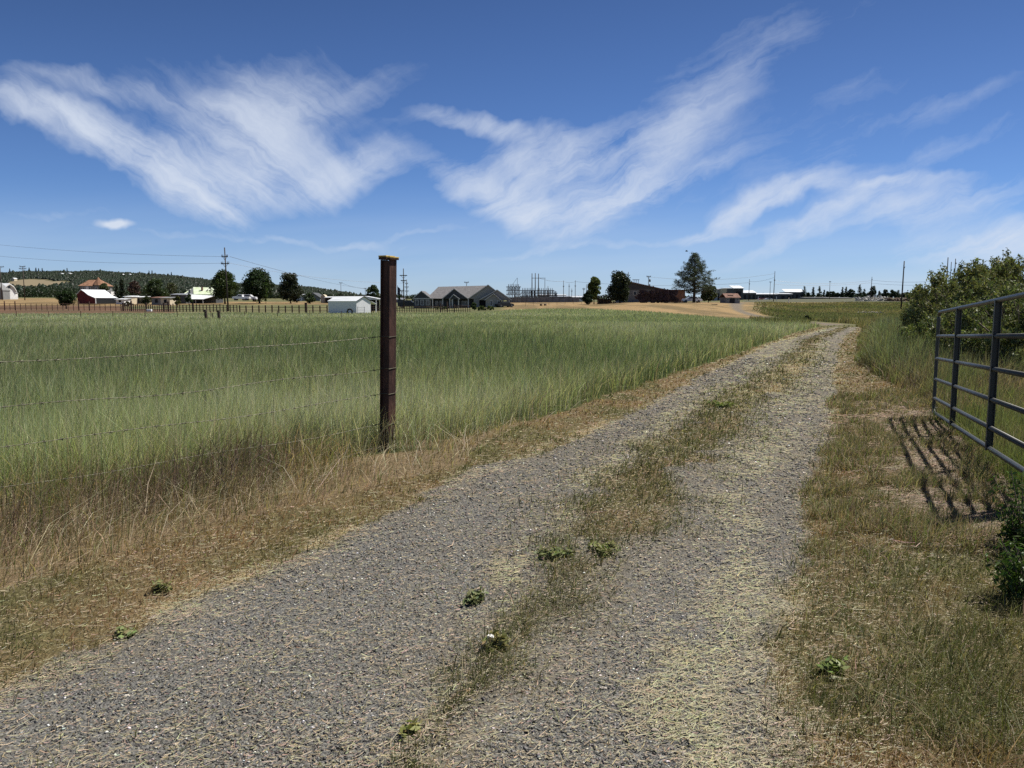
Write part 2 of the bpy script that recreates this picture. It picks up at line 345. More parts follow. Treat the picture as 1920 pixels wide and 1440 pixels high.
dirt = q.mix(q.mapr(q.m('ADD', q.m('ADD', q.m('MULTIPLY', n2, .6), q.m('MULTIPLY', nn, .4)), q.m('MULTIPLY', dat, .13)), .47, .66, 0, .9), gr.outputs[0], (.145, .128, .098, 1))
soil = q.mix(q.mapr(n2, .3, .7), q.mix(1.0, base, (.62, .62, .6, 1), 'MULTIPLY'), q.mix(1.0, base, (1.35, 1.32, 1.25, 1), 'MULTIPLY'))
soil = q.mix(q.mapr(nn, .3, .7, 0, .35), soil, q.mix(1.0, base, (.7, .75, .65, 1), 'MULTIPLY'))
gm = q.mapr(q.m('ADD', ga, q.m('MULTIPLY', q.m('SUBTRACT', n2, .5), .9)), .35, .65)
p = q.n('ShaderNodeBsdfPrincipled'); p.inputs['Roughness'].default_value = .93; p.inputs['Specular IOR Level'].default_value = .15
t.links.new(q.mix(gm, soil, dirt), p.inputs['Base Color'])
bp = q.n('ShaderNodeBump'); bp.inputs['Strength'].default_value = .8; bp.inputs['Distance'].default_value = .012
t.links.new(q.m('ADD', q.m('MULTIPLY', vv.outputs['Distance'], -1.0), q.m('MULTIPLY', q.noise(co, 110, 3, .6), .6)), bp.inputs['Height']); t.links.new(bp.outputs[0], p.inputs['Normal'])
oo = q.n('ShaderNodeOutputMaterial'); t.links.new(p.outputs[0], oo.inputs[0])
go = npmesh('ground', np.stack([gx, gy, gz], 1), quads=np.stack([b0, b0 + 1, b0 + nx + 1, b0 + nx], 1), col=col, mat=m, smooth=True, extra={'grav': grav, 'dirt': np.exp(-((z['px'] - Sc(z['py'])) / (Sw(z['py']) * 2.8 + 20)) ** 2) + np.exp(-((z['px'] - Lg(z['py'])) / (90)) ** 2) * .8 + np.exp(-((z['px'] - Rg(z['py'])) / (80)) ** 2) * .8})
tag(go, kind='structure')

# ------------------------------------------------------------------ blades
GM = leafmat('grass_blade', .42, .5, .02)
STRAWM = leafmat('dry_straw', .12, .5, .03)
def sample(n, y0, y1, u0=-.74, u1=.74, pad=1.2):
    y = np.exp(rng.uniform(math.log(y0), math.log(y1), n)); x = rng.uniform(u0, u1, n) * y + rng.uniform(-pad, pad, n); return x, y
def blades(name, x, y, h, w, lean, cb, ct, label=None, mt=None, z0=None, ldir='w', kind='stuff', parent=None):
    n = len(x)
    if isinstance(ldir, str): ldir = rng.normal(.2, 1.35, n); z0 = (terrain(x, y) - .01) if z0 is None else z0
    ya = rng.uniform(0, math.pi, n); wx = np.cos(ya) * w / 2; wy = np.sin(ya) * w / 2
    ld = rng.uniform(0, 2 * math.pi, n) if ldir is None else ldir
    lx = np.cos(ld) * lean; ly = np.sin(ld) * lean
    v = np.empty((n, 5, 3)); cc = np.empty((n, 5, 3))
    for k, (tt, ww) in enumerate(((0, 1), (0, -1), (.5, -.75), (.5, .75), (1, 0))):
        v[:, k, 0] = x + wx * ww + lx * h * tt ** 1.8; v[:, k, 1] = y + wy * ww + ly * h * tt ** 1.8
        v[:, k, 2] = z0 + h * tt * (1 - .35 * np.clip(lean, 0, 2.2) * tt)
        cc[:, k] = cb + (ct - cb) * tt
    b = np.arange(n) * 5
    o = npmesh(name, v.reshape(-1, 3), quads=np.stack([b, b + 1, b + 2, b + 3], 1), tris=np.stack([b + 3, b + 2, b + 4], 1), col=cc.reshape(-1, 3), mat=mt or GM)
    if label is not None: tag(o, label, kind=kind)
    return o
def jitter(c, n, a=.18, hue=.08):
    return c * (1 + rng.normal(0, a, (n, 1))).clip(.35, 1.9) * (1 + rng.normal(0, hue, (n, 3))).clip(.6, 1.5)
# A: the tall green field
x, y = sample(820000, 2.6, 175)
zz = zones(x, y); tpx, tpy = proj(x, y, terrain(x, y))
ybb = np.interp(tpx, [-400, 0, 300, 900, 960, 1040, 1100, 1200, 1300, 1400, 1450, 1500], [590.5, 590, 588.5, 588, 581, 579.5, 579.5, 584, 592.5, 601, 605, 607])
ok = (rng.random(len(x)) < zz['field']) & ~((np.abs(x + 1.19) < .26) & (y < 7.6)) & (tpy > ybb) & ~((y > 52) & (tpx > 1430))
x = x[ok]; y = y[ok]; n = len(x); fpx = zz['px'][ok]; fpy = zz['py'][ok]
edge = np.clip((Fl(fpy) - fpx) / (20 + (fpy - 590) * .7), 0, 1)
nh = fbm(x, y, 3.2, 61); nl = fbm(x, y * .6, 11, 62); npch = fbm(x, y, .55, 63)
h = (.46 + .30 * nh + .34 * (npch - .5)) * rng.uniform(.6, 1.18, n) * (.85 + .15 * edge) * (1 - .48 * sstep(22, 75, y))
w = .0047 * np.maximum(1, (y / 6.5)) ** .93 * rng.uniform(.6, 1.4, n)
gA = jitter(c3(.285, .325, .180), n, .33); gB = jitter(c3(.41, .435, .30), n, .28); gC = jitter(c3(.185, .235, .12), n, .30); gS = jitter(c3(.52, .50, .32), n, .22)
c = lerp(gC, gA, sstep(.3, .55, nl + .25 * (npch - .5))); c = lerp(c, gB, sstep(.5, .75, nl) * .75 + sstep(25, 90, y) * .35)
c = c * (1 + .28 * sstep(14, 4, y))[:, None]
c = lerp(c, gS, (rng.random(n) < (.09 + .26 * (1 - edge))).astype(float) * .85)
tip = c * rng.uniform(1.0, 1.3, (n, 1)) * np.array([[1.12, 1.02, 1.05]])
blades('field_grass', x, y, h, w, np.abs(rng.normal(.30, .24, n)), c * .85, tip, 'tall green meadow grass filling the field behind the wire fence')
# B: dry purple-brown weeds along the fence and the field edge
x, y = sample(150000, 2.2, 40); zz = zones(x, y)
den = zz['tall'] * (1 - zz['field'] * .97) * np.where(zz['px'] < 960, 1, .55)
den = den * (1 - .93 * np.exp(-(((x + 1.16) / .4) ** 2 + ((y - 7.2) / .8) ** 2)))
ok = rng.random(len(x)) < den; x = x[ok]; y = y[ok]; n = len(x)
pp = fbm(x, y, .6, 71); p2 = fbm(x, y, 1.6, 72); lowf = sstep(.05, .75, (Tl(zz['py'][ok]) - zz['px'][ok]) / (60 + (zz['py'][ok] - 600) * .8))
h = (.08 + .62 * pp * lowf + .14 * p2) * rng.uniform(.5, 1.25, n)
a1 = jitter(c3(.42, .32, .19), n, .28); a2 = jitter(c3(.165, .118, .095), n, .32); a3 = jitter(c3(.14, .155, .06), n, .25)
c = lerp(a1, a2, sstep(.30, .52, p2 + .3 * (pp - .5)) * (.12 + .88 * lowf)); c = lerp(c, a3, (rng.random(n) < .22).astype(float))
blades('dry_weeds', x, y, h, .0042 * np.maximum(1, y / 5.5) * rng.uniform(.6, 1.5, n), np.abs(rng.normal(.5, .45, n)), c, c * rng.uniform(.9, 1.4, (n, 1)), 'dry brown and purple weeds along the foot of the wire fence')
# long bleached stems leaning over
x, y = sample(34000, 2.6, 30); zz = zones(x, y); ok = (rng.random(len(x)) < zz['tall'] * (1 - zz['field'] * .75)) ; x = x[ok]; y = y[ok]; n = len(x)
blades('bleached_stems', x, y, rng.uniform(.12, .42, n) * (1 + .8 * (rng.random(n) < .06)), .003 * np.maximum(1, y / 5) * rng.uniform(.6, 1.3, n), rng.uniform(.3, 2.1, n), jitter(c3(.40, .34, .22), n), jitter(c3(.50, .44, .30), n), 'long bleached dead stems leaning over the weeds', STRAWM)
# C: mown verge and middle strip
x, y = sample(420000, 1.8, 55, -.72, .80); zz = zones(x, y)
verge = (1 - zz['grav']) * (1 - zz['tall']) * (1 - zz['right'])
den = np.clip(verge * 1.0 + zz['grav'] * (zz['strip'] * 1.6 + .012), 0, 1)
ok = rng.random(len(x)) < den; x = x[ok]; y = y[ok]; n = len(x)
isS = zz['grav'][ok] > .5; P_, Q_ = zz['px'][ok], zz['py'][ok]
br = (P_ > Rg(Q_)) & (Q_ > 900); deep = sstep(0, 260, (P_ - Rg(Q_) - 120)) * sstep(960, 1250, Q_)
pg = fbm(x, y, .8, 81); p3 = fbm(x, y, .28, 82)
h = (.024 + .065 * p3 ** 1.4 + .02 * pg) * rng.uniform(.4, 1.6, n) * (1 + .9 * deep) * np.where(isS, 1.25, 1)
v1 = jitter(c3(.27, .172, .088), n, .34); v2_ = jitter(c3(.085, .105, .035), n, .3); v3 = jitter(c3(.40, .33, .205), n, .25)
gmix = sstep(.46, .66, pg + .15 * (p3 - .5) + np.where(isS, .27, 0) + .12 * deep + np.where(br, .06, 0))
c = lerp(v1, v2_, gmix * .85); c = lerp(c, v3, (rng.random(n) < .26 - .12 * deep).astype(float) * .9)
c = c * np.where(isS, .90, 1.0)[:, None]
c = lerp(c, jitter(c3(.12, .125, .038), n), deep * .5 * (rng.random(n) < .5))
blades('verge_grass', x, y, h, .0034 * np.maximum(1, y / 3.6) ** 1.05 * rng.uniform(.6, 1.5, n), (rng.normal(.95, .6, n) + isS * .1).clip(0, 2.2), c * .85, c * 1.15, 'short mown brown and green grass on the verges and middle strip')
# D: straw clippings lying on the gravel and verges
x, y = sample(300000, 1.8, 52, -.72, .8); zz = zones(x, y)
ok = rng.random(len(x)) < np.clip(zz['straw'] * .85 + .022 + .14 * (1 - zz['grav']) + .16 * np.exp(-((zz['px'] - Sc(zz['py'])) / (Sw(zz['py']) * 2.5 + 30)) ** 2), 0, 1) * (1 - zz['tall']) * (1 - .35 * zz['strip']); x = x[ok]; y = y[ok]; n = len(x)
def flat_straw(name, x, y, ln, w, c, label, zo=.004, mt=None):
    n = len(x); a = rng.uniform(-1.6, 1.6, n) * .6 + rng.normal(.2, .8, n); pit = rng.normal(0, .16, n); z0 = terrain(x, y) + zo + rng.uniform(0, .012, n)
    dx = np.cos(a) * ln / 2; dy = np.sin(a) * ln / 2; wx = -np.sin(a) * w / 2; wy = np.cos(a) * w / 2; dz = ln / 2 * pit
    bx = rng.normal(0, .06, n) * ln
    v = np.empty((n, 6, 3))
    for k, (s_, ww) in enumerate(((-1, 1), (-1, -1), (0, -1), (0, 1), (1, -.4), (1, .4))):
        v[:, k, 0] = x + dx * s_ + wx * ww + (bx * -np.sin(a) if s_ == 0 else 0); v[:, k, 1] = y + dy * s_ + wy * ww + (bx * np.cos(a) if s_ == 0 else 0)
        v[:, k, 2] = z0 + np.abs(dz * s_) * .8 + (ww > 0) * w * .35
    b = np.arange(n) * 6
    o = npmesh(name, v.reshape(-1, 3), quads=np.concatenate([np.stack([b, b + 1, b + 2, b + 3], 1), np.stack([b + 3, b + 2, b + 4, b + 5], 1)]), col=np.repeat(c, 6, 0), mat=mt or STRAWM)
    return tag(o, label, kind='stuff')
yel = np.exp(-((zz['px'][ok] - Y1(zz['py'][ok])) / (Y1w(zz['py'][ok]) * 1.2)) ** 2) + np.exp(-((zz['px'][ok] - Y2(zz['py'][ok])) / 40) ** 2)
c = lerp(jitter(c3(.34, .29, .19), n, .25), jitter(c3(.37, .34, .20), n, .22), yel)
flat_straw('straw', x, y, rng.uniform(.012, .055, n) * np.maximum(1, y / 6) ** .5 * (1 + (rng.random(n) < .05) * 1.6), .0022 * np.maximum(1, y / 3.2) * rng.uniform(.5, 1.4, n), c, 'pale straw clippings scattered over the gravel tracks')
# crumbs of broken straw and grit
x, y = sample(170000, 1.8, 20, -.72, .8); zz = zones(x, y); ok = (rng.random(len(x)) < (.45 * zz['grav'] + .2)) & (zz['tall'] < .5); x = x[ok]; y = y[ok]; n = len(x)
flat_straw('straw_crumbs', x, y, rng.uniform(.006, .02, n), .0024 * np.maximum(1, y / 3) * rng.uniform(.6, 1.6, n), jitter(c3(.30, .25, .17), n, .3), 'tiny crumbs of broken straw over the gravel')
# E: gravel stones, real ones near the camera
SM = leafmat('stone', 0, .6, .04)
def stones(name, x, y, s, c, label, zo=0.0, kind='stuff'):
    n = len(x); z0 = terrain(x, y) + s * .12 + zo; a = rng.uniform(0, 6.28, n); fl = rng.uniform(.3, .6, n)
    dirs = np.array([[1, 0, 0], [0, 1, 0], [-1, 0, 0], [0, -1, 0], [.2, .15, 1], [0, 0, -1]], float)
    v = np.empty((n, 6, 3))
    for k in range(6):
        j = rng.uniform(.65, 1.25, (n, 1)); d = dirs[k] * j + rng.normal(0, .22, (n, 3))
        v[:, k, 0] = x + s / 2 * (d[:, 0] * np.cos(a) - d[:, 1] * np.sin(a) * .75); v[:, k, 1] = y + s / 2 * (d[:, 0] * np.sin(a) + d[:, 1] * np.cos(a) * .75)
        v[:, k, 2] = z0 + s / 2 * d[:, 2] * fl
    b = (np.arange(n) * 6)[:, None]; T = np.array([[0, 1, 4], [1, 2, 4], [2, 3, 4], [3, 0, 4], [1, 0, 5], [2, 1, 5], [3, 2, 5], [0, 3, 5]])
    o = npmesh(name, v.reshape(-1, 3), tris=(b[:, :, None] + T[None]).reshape(-1, 3), col=np.repeat(c, 6, 0), mat=SM)
    return tag(o, label, kind=kind)
x, y = sample(300000, 1.8, 22, -.72, .8); zz = zones(x, y); ok = (rng.random(len(x)) < zz['grav'] * (1 - zz['strip'] * .8)); x = x[ok]; y = y[ok]; n = len(x)
s = (.0055 + .015 * rng.random(n) ** 4) * np.maximum(1, y / 3.6) ** .85
k = rng.random((n, 1)); c = np.where(k < .935, c3(.125, .120, .108) * rng.uniform(.35, 1.9, (n, 1)), c3(.55, .53, .48) * rng.uniform(.5, 1.5, (n, 1))) * (1 + rng.normal(0, .05, (n, 3)))
stones('gravel_stones', x, y, s, c, 'loose dark grey gravel stones on the driveway')
# F: tall rough grass on the right and behind the gate
x, y = sample(300000, 2.4, 50, .25, 1.0, .8); zz = zones(x, y)
ok = (rng.random(len(x)) < zz['right']); x = x[ok]; y = y[ok]; n = len(x); P_, Q_ = zz['px'][ok], zz['py'][ok]
pp = fbm(x, y, .9, 91); p2 = fbm(x, y, .35, 92)
tallr = sstep(765, 695, Q_) ; mid = sstep(-2, 45, P_ - Rt(Q_))
h = (.10 + .24 * pp + .16 * mid + .50 * tallr * mid) * rng.uniform(.45, 1.2, n)
gg = jitter(c3(.16, .19, .07), n, .25); gd = jitter(c3(.31, .235, .15), n, .25); gp = jitter(c3(.15, .10, .08), n, .25); gy2 = jitter(c3(.20, .225, .13), n, .25)
c = lerp(gd, gp, sstep(.45, .6, p2)); c = lerp(c, gg, sstep(.40, .62, pp) * .8); c = lerp(c, gy2, tallr * mid * .85 * (rng.random(n) < .85))
c = lerp(c, jitter(c3(.11, .17, .04), n), sstep(880, 980, Q_) * (rng.random(n) < .8))
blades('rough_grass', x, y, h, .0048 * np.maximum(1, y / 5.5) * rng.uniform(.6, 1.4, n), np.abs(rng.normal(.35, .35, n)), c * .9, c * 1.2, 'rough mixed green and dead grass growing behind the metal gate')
# mulch of dead stems under the gate
x, y = sample(34000, 4.2, 13, .40, .72, .2); zz = zones(x, y); d_ = (5.52 - .397 * (10 - y)) - x
fz = sstep(-.6, .1, d_) * sstep(1.35, .5, d_ + 1.1 * (fbm(x, y, .7, 95) - .5)) * sstep(4.2, 5.4, y + .8 * (fbm(x, y, .6, 96) - .5)) * sstep(12.5, 10.2, y)
ok = rng.random(len(x)) < fz; x = x[ok]; y = y[ok]; n = len(x)
flat_straw('dead_stems', x, y, rng.uniform(.04, .16, n), .0035 * np.maximum(1, y / 5) * rng.uniform(.5, 1.4, n), jitter(c3(.25, .185, .125), n, .35), 'mat of dead stems lying under the metal gate', .03)
# G: wild slope beyond the bend
x, y = sample(110000, 50, 260, .28, .62, 2); tpx, tpy = proj(x, y, terrain(x, y)); 
tk = fbm(x, y, 6, 88)
dcx = np.interp(tpy, dpy, [1384, 1380, 1382, 1392, 1409, 1432, 1468, 1510, 1560]); dwx = np.interp(tpy, dpy, [16, 13, 11, 12, 14, 16, 20, 26, 30])
ok = ~((np.abs(tpx - dcx) < dwx * 1.5) & (tpy > 566)) & (tpx > 1405 + (600 - tpy).clip(0, 40) * .3) & (tpy > 567) & (zones(x, y)['grav'] < .5) & (rng.random(len(x)) < sstep(1395, 1500, tpx + 50 * (tk - .5)))
x = x[ok]; y = y[ok]; n = len(x)
c = lerp(jitter(c3(.165, .170, .078), n, .25), jitter(c3(.27, .225, .125), n, .25), sstep(.38, .62, fbm(x, y * .4, 9, 51)) * .8)
pass
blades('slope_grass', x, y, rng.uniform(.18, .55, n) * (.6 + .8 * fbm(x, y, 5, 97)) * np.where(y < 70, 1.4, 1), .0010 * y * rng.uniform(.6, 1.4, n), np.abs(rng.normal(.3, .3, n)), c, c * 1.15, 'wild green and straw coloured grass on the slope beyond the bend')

# tufts breaking up the ground under the gate
x, y = sample(110000, 4.0, 13, .36, .74, .2); d_ = (5.52 - .397 * (10 - y)) - x; tf = fbm(x, y, .22, 98)
ok = (d_ > -.3) & (rng.random(len(x)) < sstep(.36, .55, tf) * sstep(4.0, 5.6, y) * sstep(2.3, .9, d_) * (1 - zones(x, y)['grav'])); x = x[ok]; y = y[ok]; n = len(x); tf = tf[ok]
c = lerp(jitter(c3(.30, .23, .15), n, .3), jitter(c3(.14, .16, .06), n, .3), (rng.random(n) < .35).astype(float))
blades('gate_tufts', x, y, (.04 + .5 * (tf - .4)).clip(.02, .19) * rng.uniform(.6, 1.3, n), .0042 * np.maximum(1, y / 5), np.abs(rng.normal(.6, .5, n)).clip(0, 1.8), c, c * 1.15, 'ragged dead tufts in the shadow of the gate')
# small brown-green tuft cushions in the verges
# ------------------------------------------------------------------ entrance fence
RUST = mat('rusty_steel', (.105, .052, .038), .75, col2=(.042, .024, .019), scale=14, bump=.35, stretch=(1, 1, .25), metal=.25)
YEL = mat('faded_yellow_paint', (.50, .36, .10), .7, var=.2, scale=20)
WIRE = mat('old_wire', (.115, .11, .075), .6, var=.3, scale=30, metal=.4)
px_, py_ = -1.27, 7.72
fence = thing('barbed_wire_fence', 'barbed wire fence ending at a tall rusty steel post with a yellow-painted top', 'fence', (px_, py_, 0))
lean = Matrix.Rotation(R(1.3), 4, 'Y') @ Matrix.Rotation(R(54), 4, 'Z') @ Matrix.Diagonal((.82, .82, 1, 1))
b = MB()
b.box(-.062, .062, -.078, -.062, -.05, 1.985, lean); b.box(-.062, .062, .062, .078, -.05, 1.985, lean); b.box(-.035, .035, -.062, .062, -.05, 1.975, lean)
post = b.obj('post', RUST, fence, bevel=.004)
b = MB(); b.box(-.076, .076, -.036, .096, 1.987, 2.010, lean); b.box(-.076, .076, -.100, -.048, 1.986, 2.002, lean); b.obj('cap_plate', RUST, post, bevel=.003)
b = MB(); b.box(-.078, .078, -.034, .098, 2.0105, 2.027, lean); b.box(-.078, .078, -.102, -.050, 2.0025, 2.016, lean); b.obj('painted_top', YEL, post, bevel=.004)
def wire_path(z, sag, wob, seed):
    rr = random.Random(seed); pts = []
    ex, ey = -4.6, -5.0
    for i in range(61):
        t = i / 60; w_ = (math.sin(t * 9 + seed) * .5 + math.sin(t * 23 + seed * 2)) * wob
        pts.append(Vector((ex * t - .02, ey * t - .02, z - sag * 4 * t * (1 - t) * .6 - .02 * t + w_)))
    return pts
for k, (z_, sag, wob) in enumerate(((1.222, .10, .004), (.905, .10, .012), (.650, .12, .008), (.345, .10, .010))):
    pts = wire_path(z_, sag, wob, k + 1); b = MB()
    for ph in (0, math.pi):
        tw = []
        for i in range(len(pts) - 1):
            for j in range(6):
                t = j / 6; p0 = pts[i].lerp(pts[i + 1], t); a = (i * 6 + j) * 1.25 + ph
                tw.append(p0 + Vector((math.cos(a) * .0017, 0, math.sin(a) * .0017)))
        b.tube(tw, .0016, 4)
    d = 0; nxt = .09
    for i in range(len(pts) - 1):
        d += (pts[i + 1] - pts[i]).length
        if d > nxt:
            nxt += .125; p0 = pts[i + 1]; rr = random.Random(i * 7 + k)
            for s_ in (-1, 1):
                q0 = Vector((rr.uniform(-1, 1), rr.uniform(-1, 1), rr.uniform(-1, 1))).normalized() * .019
                b.tube([p0 - q0, p0 + q0], [.0012, .0024][0:2], 4)
            b.tube([p0 - Vector((.009, .009, 0)), p0 + Vector((.009, .009, 0))], .0048, 5)
    # wrap round the post
    Rm = lean; loop = [Rm @ Vector((x_, y_, 0)) for x_, y_ in ((-.068, -.083), (.067, -.084), (.067, .083), (-.067, .083), (-.068, -.083))]
    off = Vector((math.tan(R(1.3)) * z_, 0, 0))
    b.tube([Vector((p.x, p.y, 0)) + off + Vector((0, 0, z_ + .012 * math.sin(i * 2.2))) for i, p in enumerate(loop)], .0028, 5)
    b.obj('wire', WIRE, fence)
# hidden-from-view neighbour post down the line
b = MB(); M2 = Matrix.Translation((-4.62, -5.02, 0)) @ Matrix.Rotation(R(38), 4, 'Z')
b.box(-.062, .062, -.078, -.062, -.05, 1.7, M2); b.box(-.062, .062, .062, .078, -.05, 1.7, M2); b.box(-.035, .035, -.062, .062, -.05, 1.69, M2); b.obj('post', RUST, fence, bevel=.004)
# ------------------------------------------------------------------ gate
GR = mat('grey_green_paint', (.060, .062, .054), .45, var=.08, scale=5, metal=.15, spec=.5)
gd_ = Vector((-.397, -1, 0)).normalized(); rz = math.atan2(gd_.y, gd_.x)
gate = thing('farm_gate', 'dark grey tubular steel farm gate standing open beside the drive', 'gate', (5.53, 10.0, 0), rz)
sl_ = .0385
zt = [1.447, 1.135, .845, .575, .325, .142]; zt = [z_ + 0 for z_ in zt]
LEN = 4.95; rt = .021
def zz_(z0_, s_): return z0_ + sl_ * s_
b = MB(); rc = .09
for i, z_ in enumerate(zt):
    if i in (0, 5): continue
    bb = MB(); bb.tube([(0, 0, zz_(z_, 0)), (LEN, 0, zz_(z_, LEN))], rt, 12); bb.obj('rail', GR, gate, True)
# rounded outer frame
pts = []
top, bot = zt[0], zt[5]
for cx_, cz_, a0 in ((rc, bot + rc, 270), (LEN - rc, zz_(bot, LEN) + rc, -90), (LEN - rc, zz_(top, LEN) - rc, 0), (rc, top - rc, 90)):
    rngs = {(rc, 270): None}
def arc(cx_, cz_, a0, a1): return [(cx_ + rc * math.cos(R(a0 + (a1 - a0) * j / 6)), 0, cz_ + rc * math.sin(R(a0 + (a1 - a0) * j / 6))) for j in range(7)]
pts = arc(rc, bot + rc, 180, 270) + arc(LEN - rc, zz_(bot, LEN) + rc, -90, 0) + arc(LEN - rc, zz_(top, LEN) - rc, 0, 90) + arc(rc, top - rc, 90, 180)
pts.append(pts[0]); bb = MB(); bb.tube(pts, rt * 1.04, 12, False); bb.obj('frame', GR, gate, True)
for s_ in (1.52, 3.52):
    bb = MB(); bb.box(s_ - .019, s_ + .019, -.028, -.0215, zz_(bot, s_) - .02, zz_(top, s_) - .005); bb.box(s_ - .019, s_ + .019, .0215, .028, zz_(bot, s_) - .02, zz_(top, s_) - .005)
    bb.box(s_ - .0195, s_ - .015, -.0285, .0285, zz_(bot, s_) - .02, zz_(top, s_) + .0)
    bb.obj('upright', GR, gate, bevel=.004)
# latch chain at the free end
CH = mat('galvanised_chain', (.25, .24, .22), .5, var=.3, scale=30, metal=.7)
bb = MB()
for j in range(8):
    c0_ = Vector((.02 + .010 * math.sin(j * 1.4), .03, zt[5] + .05 - j * .026)); a = Vector((.009, 0, 0)) if j % 2 else Vector((0, .009, 0))
    bb.tube([c0_ + a + Vector((0, 0, .014)), c0_ + a - Vector((0, 0, .014)), c0_ - a - Vector((0, 0, .014)), c0_ - a + Vector((0, 0, .014)), c0_ + a + Vector((0, 0, .014))], .0035, 5)
bb.obj('latch_chain', CH, gate)
hp = MB(); hp.box(-.05, .05, -.05, .05, 0, 1.72); 
GP = thing('gate_post', 'square dark steel post carrying the hinges of the open farm gate', 'post', (5.53 + gd_.x * (LEN + .13), 10 + gd_.y * (LEN + .13), 0), rz)
hp.obj('post', RUST, GP, bevel=.006)
for z_ in (zz_(zt[0], LEN) - .16, zz_(zt[5], LEN) + .16): MB().tube([(-.13, 0, z_), (-.04, 0, z_)], .012, 8).obj('hinge_pin', CH, GP)
# ------------------------------------------------------------------ leaf helpers
LM = leafmat('leaf', .28, .45, .035)
def leafmesh(name, pts, size, aspect, col, parent=None, up=0.0, mt=None, droop=None):
    n = len(pts); a = rng.normal(0, 1, (n, 3)); a[:, 2] += up
    if up < 0: a[:, 2] *= .3
    a /= np.linalg.norm(a, axis=1)[:, None]
    b_ = np.cross(a, rng.normal(0, 1, (n, 3)) * (.45 if up < 0 else 1) + (np.array([0, 0, 1.0]) if up < 0 else 0)); b_ /= np.linalg.norm(b_, axis=1)[:, None]
    sz = (size * rng.uniform(.6, 1.4, n))[:, None] / 2
    v = np.empty((n, 4, 3)); v[:, 0] = pts - a * sz; v[:, 1] = pts - b_ * sz * aspect + a * sz * .1; v[:, 2] = pts + a * sz; v[:, 3] = pts + b_ * sz * aspect + a * sz * .1
    k = np.arange(n) * 4
    o = npmesh(name, v.reshape(-1, 3), quads=np.stack([k, k + 1, k + 2, k + 3], 1), col=np.repeat(col, 4, 0), mat=mt or LM); o.parent = parent; return o
BARK = mat('bark', (.085, .065, .05), .9, var=.3, scale=6, bump=.5, stretch=(1, 1, .3))
TWIG = mat('twig', (.12, .095, .075), .9, var=.3, scale=6)
def rdir(n): d = rng.normal(0, 1, (n, 3)); return d / np.linalg.norm(d, axis=1)[:, None]
def lobes(n, w, h, z0, prof):
    t = rng.random(n) ** .9; a = rng.uniform(0, 6.283, n); rr = rng.random(n) ** .36 * prof(t) * w / 2
    return np.stack([rr * np.cos(a), rr * np.sin(a), z0 + t * h], 1)
def broad_tree(name, label, cat, px, pyb, Y, wpx, hpx, col, nl=26, n=5200, trunk=.16, prof=None, group=None, ls=None, shrub=False, hole=.0):
    k = Y / F; w, H = wpx * k, hpx * k; X = P(px, Y); zb = tz(X, Y)
    H = H + (Zof(pyb, Y) - zb) if abs(Zof(pyb, Y) - zb) < H * .25 else H
    t_ = thing(name, label, cat, (X, Y, zb - .02), rng.uniform(0, 6.28), group)
    prof = prof or (lambda t: np.sin(np.clip(t, .02, .98) * math.pi) ** .55 * (1 - .25 * t))
    nl = int(nl * 1.5); rl = .155 * min(w, H * 1.1); z0 = H * trunk; L_ = lobes(nl, w - rl * 1.1, H - z0 - rl * 1.5, z0 + rl * .7, prof)
    rs = rl * rng.uniform(.5, 1.5, nl); lc = rng.uniform(.72, 1.3, nl)
    id_ = rng.integers(0, nl, n); d = rdir(n); pts = L_[id_] + d * (rs[id_] * rng.uniform(.45, 1.05, n) ** .7)[:, None] * np.array([1, 1, .82])
    size = ls or max(.10, .028 * (w + H) / 2 + .0011 * Y)
    cc = jitter(np.array([col]), n, .2, .06) * lc[id_][:, None]
    leafmesh('crown', pts, size, .62, cc, t_)
    b = MB(); r0 = .028 * w + .04
    if not shrub or True:
        b.tube([(0, 0, -.1), (.01 * w, 0, z0), (0, .01 * w, z0 + (H - z0) * .45), (0, 0, H * .8)], [r0, r0 * .8, r0 * .5, .02], 7)
        for j in range(7):
            q_ = L_[j % nl]; zs = z0 + (q_[2] - z0) * .45; b.tube([(0, 0, max(zs, z0 * .6)), tuple(q_ * np.array([.5, .5, 1]) + np.array([0, 0, -.1 * rl])), tuple(q_)], [r0 * .4, r0 * .25, .02], 5)
    b.obj('trunk', BARK if not shrub else TWIG, t_, True)
    return t_
def conifer(name, label, px, pyb, Y, wpx, hpx, col, n=3000, whorls=16, trunk=.08, group=None, cat='conifer', droopy=-.25, power=.85):
    k = Y / F; w, H = wpx * k, hpx * k; X = P(px, Y); zb = tz(X, Y)
    t_ = thing(name, label, cat, (X, Y, zb - .02), rng.uniform(0, 6.28), group)
    nb = whorls * 7; lev = (np.arange(nb) / nb) ** .9; a = rng.uniform(0, 6.283, nb); ln = (1 - lev) ** power * w / 2 * rng.uniform(.65, 1.12, nb) + .02 * w
    zb_ = H * (trunk + (1 - trunk) * lev * .97)
    wt = ln + .03 * w; wt = wt / wt.sum(); id_ = rng.choice(nb, n, p=wt); s_ = rng.random(n) ** .6
    r_ = ln[id_] * s_; pts = np.stack([r_ * np.cos(a[id_]), r_ * np.sin(a[id_]), zb_[id_] + r_ * droopy], 1) + rng.normal(0, 1, (n, 3)) * (.025 * w + .014 * H) * np.array([1, 1, .5])
    cc = jitter(np.array([col]), n, .22, .05) * rng.uniform(.75, 1.25, nb)[id_][:, None]
    leafmesh('crown', pts, max(.12, .03 * H + .0008 * Y), .45, cc, t_)
    b = MB(); r0 = .016 * H; b.tube([(0, 0, -.1), (0, 0, H * .5), (0, 0, H * .96)], [r0, r0 * .6, .02], 7); b.obj('trunk', BARK, t_, True)
    return t_
